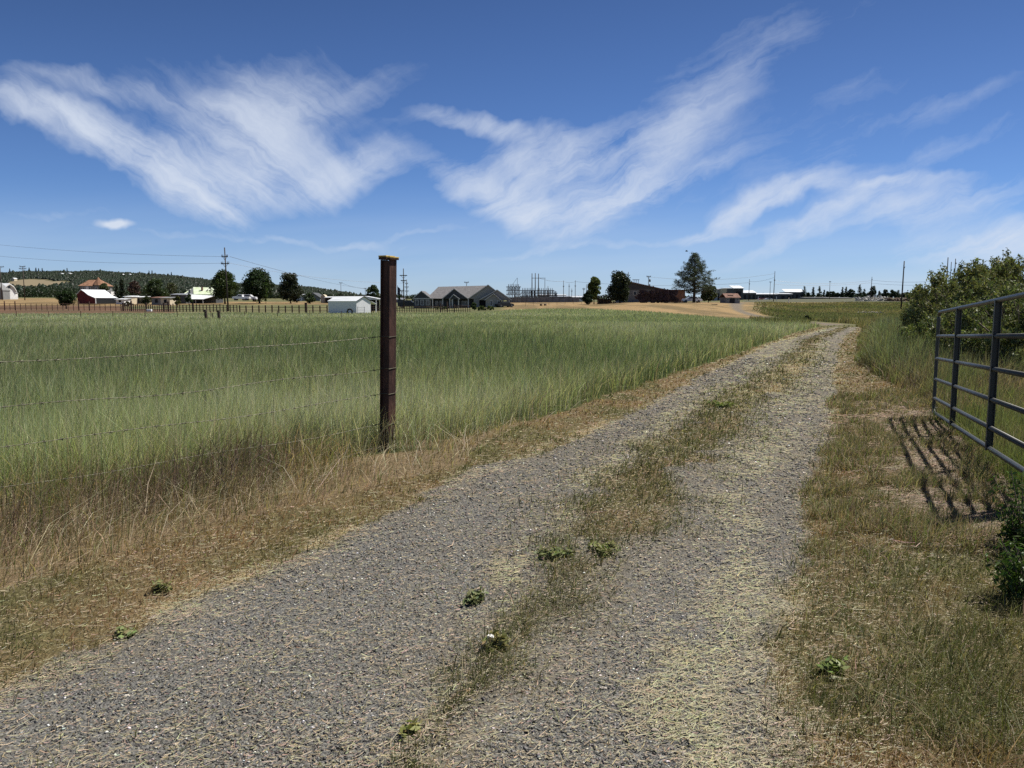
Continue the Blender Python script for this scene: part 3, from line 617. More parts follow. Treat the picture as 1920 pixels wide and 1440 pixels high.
# ------------------------------------------------------------------ willow thicket behind the gate
def willow(label, X, Y, w, H, n, seed, col, dy=None):
    t_ = thing('willow_bush', label, 'bush', (X, Y, tz(X, Y)), 0, 'willow bushes of the thicket behind the gate')
    nl = 90; a = rng.uniform(0, 6.283, nl); rr = np.sqrt(rng.random(nl)); tt = rng.random(nl) ** .7
    hh = H * 1.06 * (1 - .38 * rr ** 2); L_ = np.stack([rr * np.cos(a) * w / 2, rr * np.sin(a) * (dy or w) / 2, hh * (.08 + .80 * tt)], 1); rs = rng.uniform(.18, .42, nl) * H * .36
    id_ = rng.integers(0, nl, n); d = rdir(n); pts = L_[id_] + d * (rs[id_] * rng.uniform(.3, 1.08, n))[:, None]
    # whippy shoots sticking out of the top
    ns = 90; a2 = rng.uniform(0, 6.283, ns); r2 = np.sqrt(rng.random(ns)); base = np.stack([r2 * np.cos(a2) * w / 2, r2 * np.sin(a2) * (dy or w) / 2, H * 1.06 * (1 - .38 * r2 ** 2) * .90], 1)
    tipd = np.stack([np.cos(a2) * .35, np.sin(a2) * .35, np.ones(ns)], 1) + rng.normal(0, .22, (ns, 3)); tl = rng.uniform(.04, .17, ns) * H
    m_ = int(n * .14); i2 = rng.integers(0, ns, m_); s2 = rng.random(m_)
    p2_ = base[i2] + tipd[i2] * (tl[i2] * s2)[:, None] + rng.normal(0, .045, (m_, 3)); pts = np.concatenate([pts, p2_])
    N_ = len(pts); pts[:, 2] = np.maximum(pts[:, 2], .03)
    lc = np.concatenate([rng.uniform(.7, 1.3, nl)[id_], rng.uniform(.8, 1.4, ns)[i2]])
    cc = jitter(np.array([col]), N_, .22, .07) * lc[:, None]; yl = rng.random(N_) < .12; cc[yl] *= np.array([1.7, 1.5, 1.5])
    leafmesh('foliage', pts, .058 + .0011 * Y, .42, cc, t_, up=.4)
    b = MB()
    for j in range(26):
        q_ = L_[j]; b.tube([(q_[0] * .15, q_[1] * .15, -.05), (q_[0] * .5, q_[1] * .5, q_[2] * .6), tuple(q_)], [.03, .02, .008], 5)
    for j in range(ns): b.tube([tuple(base[j] - tipd[j] * .3), tuple(base[j] + tipd[j] * tl[j])], [.009, .003], 4)
    b.obj('stems', TWIG, t_)
    return t_
WC = (.140, .150, .060)
willow('tall rounded willow bush cut by the right edge of the photo above the gate', P(1915, 20), 20.5, 5.0, 2.65, 62000, 1, WC)
willow('broad willow bush directly behind the free end of the gate', P(1835, 25), 25, 4.4, 2.35, 54000, 2, (.14, .155, .06))
willow('low leafy willow bush at the left end of the thicket', P(1757, 28), 28, 2.9, 1.6, 30000, 3, (.125, .14, .058))
willow('small willow bush hugging the ground behind the gate bars', P(1840, 18), 18.6, 2.9, 1.3, 26000, 4, (.125, .15, .055))
willow('dark willow bush behind the upper gate bars at the right edge', P(1980, 15), 15.8, 3.8, 1.8, 30000, 5, (.12, .14, .055))
willow('hindmost willow bush rising at the back of the thicket', P(1880, 34), 34, 6.0, 3.3, 34000, 6, (.13, .145, .062))
# leafy weeds
def weed(px, py, wpx, h, label, n=260, col=(.075, .11, .045), group='low leafy weeds along the drive', size=.03, Y=None):
    s_ = -gno(px, py)[1]; Y = CAMH / s_; X = gno(px, py)[0] * Y; w = wpx / F * Y * 1.0; h = h * .52; col = tuple(c_ * 1.3 + g_ for c_, g_ in zip(col, (.085, .06, .02)))
    t_ = thing('weed', label, 'weed', (X, Y, float(terrain(np.array([X]), np.array([Y]))[0])), random.uniform(0, 6), group)
    ns = 16; a = rng.uniform(0, 6.28, ns); out = rng.uniform(.25, 1, ns) * w / 2; b = MB(); P_ = []; 
    for j in range(ns):
        e_ = Vector((math.cos(a[j]) * out[j], math.sin(a[j]) * out[j], h * rng.uniform(.4, 1))); b.tube([(0, 0, 0), (e_.x * .6, e_.y * .6, e_.z * .75), e_], [.003, .002, .001], 4)
        for q_ in rng.random(n // ns): P_.append([e_.x * q_, e_.y * q_, e_.z * q_ ** .8])
    P_ = np.array(P_) + rng.normal(0, .012, (len(P_), 3)); P_[:, 2] = np.maximum(P_[:, 2], .006)
    leafmesh('leaves', P_, size * 1.1, .45, jitter(np.array([col]), len(P_), .22), t_, up=-1); b.obj('stem', TWIG, t_); return t_
weed(1042, 1058, 80, .11, 'widest grey-green leafy weed in the middle of the gravel', 520)
weed(1128, 1050, 66, .10, 'rounded green weed just right of the widest weed', 460, (.08, .105, .04))
weed(887, 1130, 54, .10, 'small dark green weed alone in the left wheel track', 380, (.065, .10, .05))
wf = weed(935, 1235, 62, .12, 'straggly weed with a white flower low in the middle strip', 340, (.085, .09, .035))
fb = MB()
for j in range(7):
    a = j * .9; fb.tube([(-.03, .02, .055), (-.03 + .014 * math.cos(a), .02 + .014 * math.sin(a), .06)], [.002, .005], 5)
fb.obj('flower', mat('white_petal', (.8, .78, .72), .7, var=.05), wf)
weed(770, 1382, 36, .09, 'little weed tuft near the bottom edge of the photo', 220, (.10, .12, .04))
weed(1350, 770, 70, .15, 'bright green weed patch in the middle strip towards the bend', 520, (.07, .12, .03), size=.045)
weed(302, 1118, 40, .09, 'green weed in the brown grass of the left verge', 340, (.08, .10, .045))
weed(236, 1192, 40, .06, 'small weed at the left edge of the gravel', 220, (.08, .11, .05))
weed(1560, 1265, 60, .08, 'green weed patch in the grass right of the gravel', 520, (.07, .12, .035))
# shaded leafy plants by the hinge end
for X_, Y_, h_, lb in ((2.60, 3.75, .42, 'darkest leafy plant at the right edge, lowest of the plants below the gate'), (3.08, 4.5, .55, 'yellow-green leafy plant at the right edge just below the gate shadow')):
    t_ = thing('leafy_plant', lb, 'plant', (X_, Y_, 0)); b = MB(); P_ = []
    for j in range(34):
        a = random.uniform(0, 6.28); e_ = Vector((math.cos(a) * random.uniform(.03, .2), math.sin(a) * random.uniform(.03, .2), h_ * random.uniform(.3, 1))); b.tube([(0, 0, 0), (e_.x * .5, e_.y * .5, e_.z * .6), e_], [.005, .004, .002], 4)
        for q_ in np.random.default_rng(j).random(75): P_.append([e_.x * q_ ** .7, e_.y * q_ ** .7, e_.z * q_])
    P_ = np.array(P_) + rng.normal(0, .02, (len(P_), 3)); P_[:, 2] = np.maximum(P_[:, 2], .01)
    leafmesh('leaves', P_, .035, .35, jitter(np.array([(.06, .10, .022)]), len(P_), .25), t_); b.obj('stem', TWIG, t_)
# rocks worth naming
def rock(px, py, wpx, label, col, flat=.5, name='rock', cat='rock'):
    s_ = -gno(px, py)[1]; Y = CAMH / s_; X = gno(px, py)[0] * Y; w = wpx / F * Y; bm = MB()
    vs = []; rr = random.Random(px); n1_, n2_ = 9, 6
    for i in range(n2_ + 1):
        th = math.pi * i / n2_
        for j in range(n1_):
            a = 2 * math.pi * j / n1_; r0 = w / 2 * (1 + rr.uniform(-.22, .22)); vs.append((r0 * math.sin(th) * math.cos(a), r0 * math.sin(th) * math.sin(a) * .7, r0 * math.cos(th) * flat))
    fs = [(i * n1_ + j, i * n1_ + (j + 1) % n1_, (i + 1) * n1_ + (j + 1) % n1_, (i + 1) * n1_ + j) for i in range(n2_) for j in range(n1_)]
    bm.add(vs, fs); o = bm.obj(name, mat(name + str(px), col, .9, var=.3, scale=20, bump=.6), None); o.location = (X, Y, tz(X, Y) + w * flat * .2); tag(o, label, cat)
rock(512, 972, 74, 'flat black lump lying in the dry grass below the fence', (.035, .035, .038), .14)
rock(1536, 1408, 18, 'pinkish grey rock at the bottom edge right of the gravel', (.30, .25, .22), .45)
rock(1131, 1291, 15, 'pale flat stone near the bottom middle of the gravel', (.48, .43, .36), .35)
rock(238, 1306, 13, 'whitish stone in the gravel at the lower left', (.60, .56, .48), .4)
rock(1228, 1294 + 76, 16, 'tan stone right of centre at the bottom of the gravel', (.34, .29, .23), .35)
# ------------------------------------------------------------------ materials for the far things
WHITE = mat('white_paint', (.72, .72, .70), .6, var=.08, scale=1.5)
WROOF = mat('white_metal_roof', (.68, .70, .70), .45, var=.10, scale=.8, stretch=(3, .3, 1))
GROOF = mat('grey_metal_roof', (.33, .35, .37), .45, var=.12, scale=1)
SIDING = mat('corrugated_siding', (.70, .70, .72), .5, var=.03, scale=2, stretch=(4, 4, .2))
REDW = mat('barn_red', (.13, .022, .022), .8, var=.2, scale=1.5)
SHING = mat('grey_shingle', (.15, .145, .145), .9, var=.14, scale=2.5)
BSHING = mat('brown_shingle', (.20, .115, .085), .9, var=.2, scale=2)
OSHING = mat('orange_shingle', (.25, .135, .08), .9, var=.25, scale=1.5)
SLATE_SHADE = mat('slate_shade_siding', (.075, .080, .082), .8, var=.12, scale=2, stretch=(.3, .3, 5))  # dark siding; on the grey house it imitates shade on the left gables
TAUPE_LIT = mat('taupe_lit_siding', (.30, .295, .265), .85, var=.1, scale=2, stretch=(.3, .3, 5))  # lighter siding imitates light falling on the grey house's right gables
GSIDE = mat('grey_siding', (.20, .205, .20), .85, var=.1, scale=2, stretch=(.3, .3, 5))
TRIM = mat('pale_trim', (.55, .54, .50), .6, var=.06)
DARK = mat('dark_opening', (.015, .016, .018), .7, var=.1)
GLASS = mat('window_glass', (.03, .035, .045), .12, var=.1, spec=.6)
CREAM = mat('cream_wall', (.58, .50, .36), .8, var=.1)
GREENROOF = mat('mossy_green_roof', (.52, .62, .36), .7, col2=(.66, .70, .56), scale=.7)
CONC = mat('pale_concrete', (.42, .41, .39), .85, var=.1)
GWALL = mat('grey_block_wall', (.16, .165, .175), .85, var=.15, scale=.6)
POLEW = mat('weathered_pole', (.060, .050, .042), .85, var=.25, scale=2, stretch=(3, 3, .2))
STEEL = mat('substation_steel', (.13, .14, .155), .6, var=.15, metal=.3)
INSUL = mat('insulator', (.10, .085, .08), .4)
FENCEW = mat('weathered_brown_wood', (.085, .055, .040), .9, var=.3, scale=3)
TYRE = mat('black_rubber', (.02, .02, .022), .8)
POST2 = mat('dark_post_wood', (.055, .040, .032), .9, var=.3, scale=4, bump=.3)
def win(root, x0, x1, z0, z1, y=0.0, fw=.10, glass=GLASS, frame=TRIM):
    b = MB(); b.box(x0 - fw, x1 + fw, y - .05, y + .04, z1, z1 + fw).box(x0 - fw, x1 + fw, y - .05, y + .04, z0 - fw, z0).box(x0 - fw, x0, y - .05, y + .04, z0, z1).box(x1, x1 + fw, y - .05, y + .04, z0, z1)
    o = b.obj('window', frame, root); MB().box(x0, x1, y - .02, y + .03, z0, z1).obj('pane', glass, o)
def gable(root, pts, y0, y1, wall, roofm, ov=.35, th=.14, trim=None, wname='wall', rname='roof', base=-.9, rim=True):
    """pts: roof line in x,z left to right; the wall is the area below it down to the base"""
    poly = [(pts[0][0] + ov * .9, base)] + [(pts[0][0] + ov * .9, pts[0][1])] if False else None
    x0, x1 = pts[0][0], pts[-1][0]
    b = MB(); b.prism([(x0, base)] + [(p_[0], p_[1] - .02) for p_ in pts] + [(x1, base)], y0, y1); w_ = b.obj(wname, wall, root)
    e = [list(p_) for p_ in pts]
    for (i, j) in ((0, 1), (-1, -2)):
        dx = e[i][0] - e[j][0]; dz = e[i][1] - e[j][1]; l_ = math.hypot(dx, dz) or 1
        e[i][0] += dx / l_ * ov; e[i][1] += dz / l_ * ov
    b = MB(); n_ = len(e); b.prism([(p_[0], p_[1] + th) for p_ in e] + [(p_[0], p_[1] + .004) for p_ in e[::-1]], y0 - ov, y1 + ov); rf = b.obj(rname, roofm, root)
    if trim:
        b = MB(); b.prism([(p_[0], p_[1] + th * .9) for p_ in e] + [(p_[0], p_[1] - th * .55) for p_ in e[::-1]], y0 - ov - .05, y0 - ov - .003); b.obj('fascia', trim, rf)
    return w_, rf
def site(name, label, cat, px, pyb, Y, rz=0.0, group=None):
    return thing(name, label, cat, (P(px, Y), Y, Zof(pyb, Y)), R(rz), group), Y / F
# --- white shed with a tyre
r, k = site('metal_shed', 'white metal-roofed shed with grey side wall, a lean-to and a tyre against it', 'shed', 671.5, 588, 118, 55)
gable(r, [(0, 1.9), (1.5, 2.6), (3.0, 1.9)], 0, 6.3, SIDING, WROOF, .10, .06, trim=DARK, base=-.3)
b = MB(); b.slab((3.05, -.1, 1.92), (4.3, -.1, 1.45), (4.3, 6.2, 1.45), (3.05, 6.2, 1.92), .06); b.obj('lean_to_roof', WROOF, r)
for y_ in (.05, 2.7, 5.4): MB().box(4.15, 4.25, y_, y_ + .1, -.3, 1.42).obj('lean_to_post', TRIM, r)
MB().box(3.02, 4.1, 2.2, 2.3, -.3, 1.3).obj('door', DARK, r)
t_, k = site('tyre', 'black tractor tyre leaning on the grey side wall of the white shed', 'tyre', 659, 589.5, 116.3, 20)
ring = [(.40 * math.cos(j * math.pi / 12), 0, .42 + .40 * math.sin(j * math.pi / 12)) for j in range(25)]
b = MB().tube(ring, .10, 8, False); o = b.obj('tread', TYRE, t_, True)
ring = [(.29 * math.cos(j * math.pi / 12), -.03, .42 + .29 * math.sin(j * math.pi / 12)) for j in range(25)]
MB().tube(ring, .05, 6, False).obj('sidewall', TYRE, t_, True)
r, k = site('carport', 'white-roofed open carport right behind the white shed', 'carport', 686, 577, 150, 0)
gable(r, [(-2.4, 1.75), (0, 2.2), (2.45, 1.75)], 0, 5, WROOF, WROOF, .1, .07, base=1.55)
for x_ in (-2.3, -.2, 2.3):
    for y_ in (0, 4.6): MB().box(x_ - .08, x_ + .08, y_, y_ + .16, -1, 1.56).obj('post', WHITE, r)
MB().box(-2.2, 2.2, 4.3, 4.4, -1, 1.5).obj('back_wall', DARK, r)
# --- white barn at the left edge
r, k = site('white_barn', 'white gambrel-roofed barn standing at the left edge of the photo', 'barn', 18, 558, 300, 72)
W = 5.2; gable(r, [(0, 2.7), (.9, 4.2), (W / 2, 5.3), (W - .9, 4.2), (W, 2.7)], 0, 13, WHITE, WROOF, .5, .3, trim=WHITE)
b = MB(); b.slab((W + .05, 1, 2.6), (W + 2.0, 1, 1.8), (W + 2.0, 9, 1.8), (W + .05, 9, 2.6), .2); b.obj('lean_to_roof', WROOF, r)
MB().box(W + .02, W + 1.9, 1.1, 9, -.9, 1.5).obj('lean_to_wall', WHITE, r)
win(r, W / 2 - .6, W / 2 + .6, 3.6, 4.6, 0)
r, k = site('barn_annex', 'barn with shade-grey painted walls and rounded dark roof touching the left edge', 'barn', 2, 558, 296, 12)
gable(r, [(-5.2, 3.0), (-4.3, 4.6), (-1, 5.6), (2.0, 4.3), (2.9, 2.9)], 0, 9, GSIDE, GSIDE, .3, .3, trim=WHITE)  # grey colour imitates shade on the barn's left body
win(r, 1.0, 1.7, 1.0, 2.3, 0)
# --- red barn
r, k = site('red_barn', 'dark red barn with a long white metal roof', 'barn', 155, 566, 225, -15)
gable(r, [(0, 2.2), (1.6, 3.45), (2.9, 2.7), (4.0, 1.9), (5.9, 1.2)], 0, 8.6, REDW, WROOF, .25, .14, base=-.5)
MB().box(5.92, 6.0, .6, 8.3, -.5, 1.0).obj('bay_shade', DARK, r)  # solid near-black panel imitates the shade inside the open side
for y_ in (.3, 8.4): MB().box(6.0, 6.15, y_ - .1, y_ + .1, -.5, 1.1).obj('post', WHITE, r)
# --- house with the orange roof and turret
r, k = site('turret_house', 'grey two-storey house with an orange-brown shingle roof and turret', 'house', 182, 565, 262)
MB().box(-3.9, 3.4, 0, 7, -1, 5.2).obj('wall', GSIDE, r)
b = MB(); b.add([(-4.3, -.4, 5.2), (3.8, -.4, 5.2), (3.8, 7.4, 5.2), (-4.3, 7.4, 5.2), (-2.6, 3.5, 7.3), (1.6, 3.5, 7.3)], [(0, 1, 5, 4), (1, 2, 5), (2, 3, 4, 5), (3, 0, 4), (3, 2, 1, 0)]); rf = b.obj('roof', OSHING, r)
b = MB(); n_ = 8; b.add([(2 + 1.9 * math.cos(j * math.pi / 4 + .39), .9 + 1.9 * math.sin(j * math.pi / 4 + .39), 5.45) for j in range(8)] + [(2, .9, 8.2)], [(j, (j + 1) % 8, 8) for j in range(8)] + [tuple(range(7, -1, -1))]); b.obj('turret_roof', OSHING, rf)
b = MB(); b.tube([(2, .9, -1), (2, .9, 5.44)], 1.55, 8); b.obj('turret', GSIDE, r)
for x0 in (-3.0, -.9): win(r, x0, x0 + .6, 3.6, 4.7, 0, .12)
MB().box(-1.9, -.9 + .0, -.08, -.003, 1.8, 5.0).obj('white_panel', WHITE, r)
win(r, 1.7, 2.3, 3.6, 4.7, -.66, .12)
MB().box(3.6, 6.0, 1, 5, -1, 3.3).obj('side_wing', WHITE, r)
# --- low sheds between
def lowshed(name, label, x0, x1, pyt, pyb, Y, wall, roofm, cat='shed', slope=.0, d=4.0):
    r, k = site(name, label, cat, (x0 + x1) / 2, pyb, Y); hw = (x1 - x0) / 2 * k; h = (pyb - pyt) * k
    MB().box(-hw, hw, 0, d, -.8, h).obj('wall', wall, r)
    MB().slab((-hw - .3, -.4, h + .15 - slope), (hw + .3, -.4, h + .15), (hw + .3, d + .3, h + .45), (-hw - .3, d + .3, h + .45 - slope), .14).obj('roof', roofm, r)
    MB().box(-hw * .3, hw * .3, -.06, -.003, -.1, h * .75).obj('door', DARK, r); return r
lowshed('low_shed', 'cream shed with a flat white roof left of the reddish tree', 242, 255, 557, 566, 232, CREAM, WROOF)
lowshed('low_shed', 'small shed with white roof just right of the reddish tree', 257, 277, 558, 567, 236, GSIDE, WROOF)
lowshed('low_shed', 'long low shed with dull brown roof below the dark green tree', 292, 310, 559, 567, 225, GSIDE, BSHING)
lowshed('low_shed', 'pinkish open-fronted hut beside the brown-roofed shed', 309, 326, 559.5, 567.5, 215, CREAM, GSIDE)
lowshed('low_shed', 'grey flat-roofed outbuilding at the left of the green-roofed farmhouse', 329, 356, 553, 566, 238, SLATE_SHADE, GROOF)
lowshed('low_shed', 'white flat shed at the foot of the red barn', 226, 241, 562, 566, 228, WHITE, WROOF)
# --- farmhouse with mossy roof
r, k = site('farmhouse', 'farmhouse with a pale mossy green and white metal roof', 'house', 378, 566, 245)
k = 245 / F
def X_(p_): return (p_ - 378) * k
def Z_(p_): return (566 - p_) * k
MB().box(X_(356), X_(409), 1.2, 7.4, -.8, Z_(553)).obj('wall', SLATE_SHADE, r)
b = MB(); b.slab((X_(369), .6, Z_(552)), (X_(414), .6, Z_(552)), (X_(396), 4.6, Z_(539)), (X_(359), 4.6, Z_(538)), .15)
b.slab((X_(359), 4.6, Z_(538)), (X_(396), 4.6, Z_(539)), (X_(412), 8, Z_(552)), (X_(350), 8, Z_(552)), .15); b.obj('roof', GREENROOF, r)
b = MB(); b.add([(X_(350), 1.6, Z_(552)), (X_(368), 1.0, Z_(552)), (X_(359.3), 4.3, Z_(539)), (X_(350), 7.6, Z_(552))], [(0, 1, 2), (0, 2, 3)]); b.obj('gable', GSIDE, r)
win(r, X_(357), X_(360), Z_(549), Z_(544), 1.9)
b = MB(); b.slab((X_(340), 5, Z_(550)), (X_(352), 5, Z_(550)), (X_(358), 8.5, Z_(541)), (X_(345), 8.5, Z_(541)), .15); b.obj('back_roof', GREENROOF, r)
b = MB(); b.slab((X_(372), -3.6, Z_(561)), (X_(396), -3.6, Z_(561)), (X_(410), .7, Z_(554)), (X_(363), .7, Z_(552)), .12); b.obj('porch_roof', WROOF, r)
b = MB(); b.slab((X_(341), -2.4, Z_(557.5)), (X_(351), -2.4, Z_(558.5)), (X_(360), 1.0, Z_(553)), (X_(340), 1.0, Z_(552.5)), .12); b.obj('shed_roof', WROOF, r)
for x_ in (367, 382, 395): MB().box(X_(x_) - .08, X_(x_) + .08, -3.4, -3.24, -.8, Z_(562)).obj('porch_post', TRIM, r)
b = MB(); b.box(X_(380) - .25, X_(380) + .25, 2.6, 3.1, Z_(546), Z_(538)); b.obj('chimney', BSHING, r)
# --- distant roofs by the foot of the hill
r, k = site('barn_far', 'low grey barn with white and dark roof beside the round dark tree', 'barn', 590, 566, 300)
gable(r, [(-3.8, 2.5), (.2, 3.4), (3.0, 1.6)], 0, 9, GSIDE, SLATE_SHADE, .3, .2); MB().box(-7.5, -3.9, .2, 6, -.8, 2.5).obj('wing', WHITE, r)
MB().slab((-7.8, -.2, 2.55), (.0, -.2, 3.0), (.0, 6, 3.3), (-7.8, 6, 2.9), .14).obj('wing_roof', WROOF, r); r.name = 'grey_barn'
r, k = site('cream_shed', 'cream round-topped shed standing left of the white shed', 'shed', 610, 566, 250)
gable(r, [(-.75, 1.6), (-.4, 2.1), (0, 2.3), (.4, 2.1), (.75, 1.6)], 0, 3, CREAM, CREAM, .05, .08)
MB().box(-.25, .25, -.06, -.003, -.2, 1.1).obj('door', TRIM, r)
lowshed('low_shed', 'white-roofed open shed between the cream shed and white shed', 614, 626, 558.5, 566, 246, DARK, WROOF)
# --- grey house (centre)
r, k = site('grey_house', 'grey shingled ranch house with front gables coloured as shaded and a right wing coloured as lit', 'house', 868, 577, 182)
def X_(p_): return (p_ - 868) * k
def Z_(p_): return (577 - p_) * k
EA = Z_(559.8)
MB().box(X_(811), X_(940), 3.0, 11.5, -.7, EA - .02).obj('wall', SLATE_SHADE, r)
b = MB(); yf, ym, yb2 = 1.2, 6.6, 12.0
b.add([(X_(800), yf, EA), (X_(944), yf, EA), (X_(944), yb2, EA), (X_(800), yb2, EA), (X_(818.5), ym, Z_(537)), (X_(916), ym, Z_(534.5)), (X_(930), ym, Z_(545))], [(0, 1, 5, 4), (2, 3, 4, 5), (3, 0, 4), (1, 2, 5), (3, 2, 1, 0)])
rf = b.obj('roof', SHING, r)
def front(x0, xa, x1, pya, pye, y0, y1, wall, tr=TRIM, base=None, nm='gable', rev=None):
    return gable(r, [(X_(x0), Z_(pye)), (X_(xa), Z_(pya)), (X_(x1), Z_(pye))], y0, y1, wall, SHING, .28, .13, trim=tr, wname=nm, rname='gable_roof', base=Z_(pye) - .15 if base is None else base)
front(777, 792, 808, 546.5, 559, 0, 8, SLATE_SHADE, base=-.7, nm='wing')
front(832, 852.6, 876, 542, 559, .6, 6.4, SLATE_SHADE)
front(845.5, 852, 861.5, 552.8, 560, -.6, .25, SLATE_SHADE)
front(881, 916, 948, 535, 559, .2, 6.6, TAUPE_LIT)
front(902, 933, 958, 544.3, 561.5, -.9, 6, TAUPE_LIT)
front(912, 926.6, 939, 551.3, 562, -2.0, 3, TAUPE_LIT, base=-.7, nm='wing')
MB().box(X_(776.5), X_(811), -.05, -.006, Z_(561), Z_(559.2)).obj('trim_band', TRIM, r)
for x0 in (780.5, 790.6, 800.8): win(r, X_(x0), X_(x0 + 5), Z_(571.5), Z_(563), 0)
MB().box(X_(889), X_(899.5), .3, 3, -.7, EA - .02).obj('wall', TAUPE_LIT, r)
for x_ in (811.8, 831, 845, 850, 861, 879): MB().box(X_(x_) - .10, X_(x_) + .10, .5 if x_ > 862 or x_ < 840 else -.55, .7 if x_ > 862 or x_ < 840 else -.35, -.7, EA + .05).obj('porch_post', TRIM, r)
MB().box(X_(846), X_(848.6), 2.96, 3.05, -.3, 2.1).obj('door', WHITE, r)
MB().box(X_(900.5), X_(909.5), .9, 1.2, -.7, EA - .05).obj('opening_shade', DARK, r)  # near-black panel imitates shade in an opening
for x0 in (920.8, 934.0): win(r, X_(x0), X_(x0 + 3), Z_(572.5), Z_(564), -2.0)
for x0 in (816, 824, 866, 872): win(r, X_(x0), X_(x0 + 4), Z_(572), Z_(565), 3.0)
for x_ in (943, 955.5): MB().box(X_(x_) - .12, X_(x_) + .12, -.7, -.5, -.7, Z_(561.5)).obj('carport_post', TRIM, r)
for x_ in (943.5, 955): MB().box(X_(x_) - .12, X_(x_) + .12, 4.5, 4.7, -.7, Z_(561.5)).obj('carport_post', TRIM, r)
# --- brown-roofed house on the right mound
r, k = site('brown_house', 'low house with a brown shingle roof behind the purple hedge', 'house', 1205, 567, 195)
def X_(p_): return (p_ - 1205) * k
def Z_(p_): return (567 - p_) * k
b = MB(); b.prism([(X_(1160), -.5), (X_(1160), Z_(544)), (X_(1178), Z_(530)), (X_(1236), Z_(543)), (X_(1236), -.5)], 0, 9); b.obj('wall', GSIDE, r)
b = MB(); b.prism([(X_(1156), Z_(545.5)), (X_(1178), Z_(528.5)), (X_(1241), Z_(542.3)), (X_(1241), Z_(543.5)), (X_(1178), Z_(530)), (X_(1157), Z_(546.5))], -.6, 9.6); rf = b.obj('roof', BSHING, r)
b = MB(); b.prism([(X_(1160), Z_(544)), (X_(1178), Z_(531)), (X_(1233), Z_(543)), (X_(1160), Z_(543.5))][:3], -.06, -.01); b.obj('gable', SLATE_SHADE, r)
MB().box(X_(1240), X_(1286), 3, 9, -.5, Z_(545)).obj('wing_wall', BSHING, r); MB().box(X_(1238), X_(1290), 2.4, 9.6, Z_(545) + .01, Z_(543)).obj('wing_roof', BSHING, r)
for x0 in (1185, 1196, 1213): win(r, X_(x0), X_(x0 + 5), Z_(553), Z_(547), 0)
for x_ in (1189, 1193, 1197): 
    MB().box(X_(x_) - .05, X_(x_) + .05, 3, 3.1, Z_(532), Z_(525)).obj('roof_frame_leg', STEEL, r)
MB().box(X_(1186), X_(1199), 2.9, 3.2, Z_(525) + .003, Z_(524)).obj('roof_frame', STEEL, r)
MB().box(X_(1220) - .12, X_(1220) + .12, 4, 4.25, Z_(541), Z_(532.5)).obj('vent_pipe', STEEL, r); MB().box(X_(1227) - .15, X_(1227) + .15, 4, 4.3, Z_(541), Z_(536)).obj('chimney', BSHING, r)
r, k = site('pergola', 'dark wooden pergola between the green tree and the dark tree', 'pergola', 1134, 567.5, 185)
for x_ in (-1.7, -.6, .6, 1.7):
    for y_ in (0, 3): MB().box(x_ - .07, x_ + .07, y_, y_ + .14, -.5, 1.55).obj('post', FENCEW, r)
MB().box(-1.9, 1.9, -.1, 3.2, 1.553, 1.70).obj('roof', FENCEW, r); MB().box(-1.6, 1.6, 2.9, 2.95, -.4, .9).obj('screen', FENCEW, r)
# --- small shed by the drive
r, k = site('drive_shed', 'small dark shed with brown roof and white gable at the top of the farm drive', 'shed', 1369, 568.5, 200, 18)
gable(r, [(-.0, 1.6), (.0, 1.6)], 0, .1, DARK, DARK) if False else None
W2 = 4.3
MB().box(-2.1, 2.1, 0, 2.6, -.4, 1.5).obj('wall', GSIDE, r)
b = MB(); b.slab((-2.3, -.3, 1.45), (2.3, -.3, 1.45), (2.3, 1.3, 2.55), (-2.3, 1.3, 2.55), .1); b.slab((-2.3, 1.3, 2.55), (2.3, 1.3, 2.55), (2.3, 2.9, 1.45), (-2.3, 2.9, 1.45), .1); b.obj('roof', BSHING, r)
b = MB(); b.add([(2.104, 0, -.4), (2.104, 2.6, -.4), (2.104, 2.6, 1.5), (2.104, 1.3, 2.4), (2.104, 0, 1.5)], [(0, 1, 2, 3, 4)]); b.add([(2.16, 0, -.4), (2.16, 2.6, -.4), (2.16, 2.6, 1.5), (2.16, 1.3, 2.4), (2.16, 0, 1.5)], [(0, 1, 2, 3, 4)]); b.obj('gable_wall', WHITE, r)
MB().box(-.9, .6, -.05, -.003, -.4, 1.2).obj('door', DARK, r); MB().box(-1.2, .4, .3, .8, 2.0, 2.06).obj('solar_panel', DARK, r)
win(r, -1.8, -1.2, .7, 1.2, 0, .05); win(r, 1.1, 1.7, .7, 1.2, 0, .05)
# --- industrial buildings on the right skyline
def block(label, x0, x1, pyt, pyb, Y, wall, roofm, roofh=1.0, d=12, name='warehouse', doors=3):
    r, k = site(name, label, 'building', (x0 + x1) / 2, pyb, Y); hw = (x1 - x0) / 2 * k; h = (pyb - pyt) * k
    MB().box(-hw, hw, 0, d, -2, h - .01).obj('wall', wall, r); MB().slab((-hw - .4, -.5, h + .12), (hw + .4, -.5, h + .12), (hw + .4, d * .6, h + roofh), (-hw - .4, d * .6, h + roofh), .2).obj('roof', roofm, r)
    for i in range(doors): 
        x_ = -hw + (i + .5) * 2 * hw / doors; MB().box(x_ - hw * .5 / doors, x_ + hw * .5 / doors, -.07, -.003, 0, h * .7).obj('bay_door', DARK, r)
    return r
block('pale concrete plant building behind the pine shrubs', 1340, 1358, 543, 567, 420, CONC, GROOF, .6, doors=4)
block('tall cream block building left of the drive shed', 1354, 1372, 541, 566, 410, CREAM, WROOF, .4, doors=2)
block('dark block building with a white-edged roof behind the drive shed', 1370, 1388, 541, 560, 390, SLATE_SHADE, WROOF, 1.6, doors=1)
block('long dark warehouse with bright white roof right of the drive shed', 1387, 1412, 549.5, 562, 430, SLATE_SHADE, WROOF, 1.6)
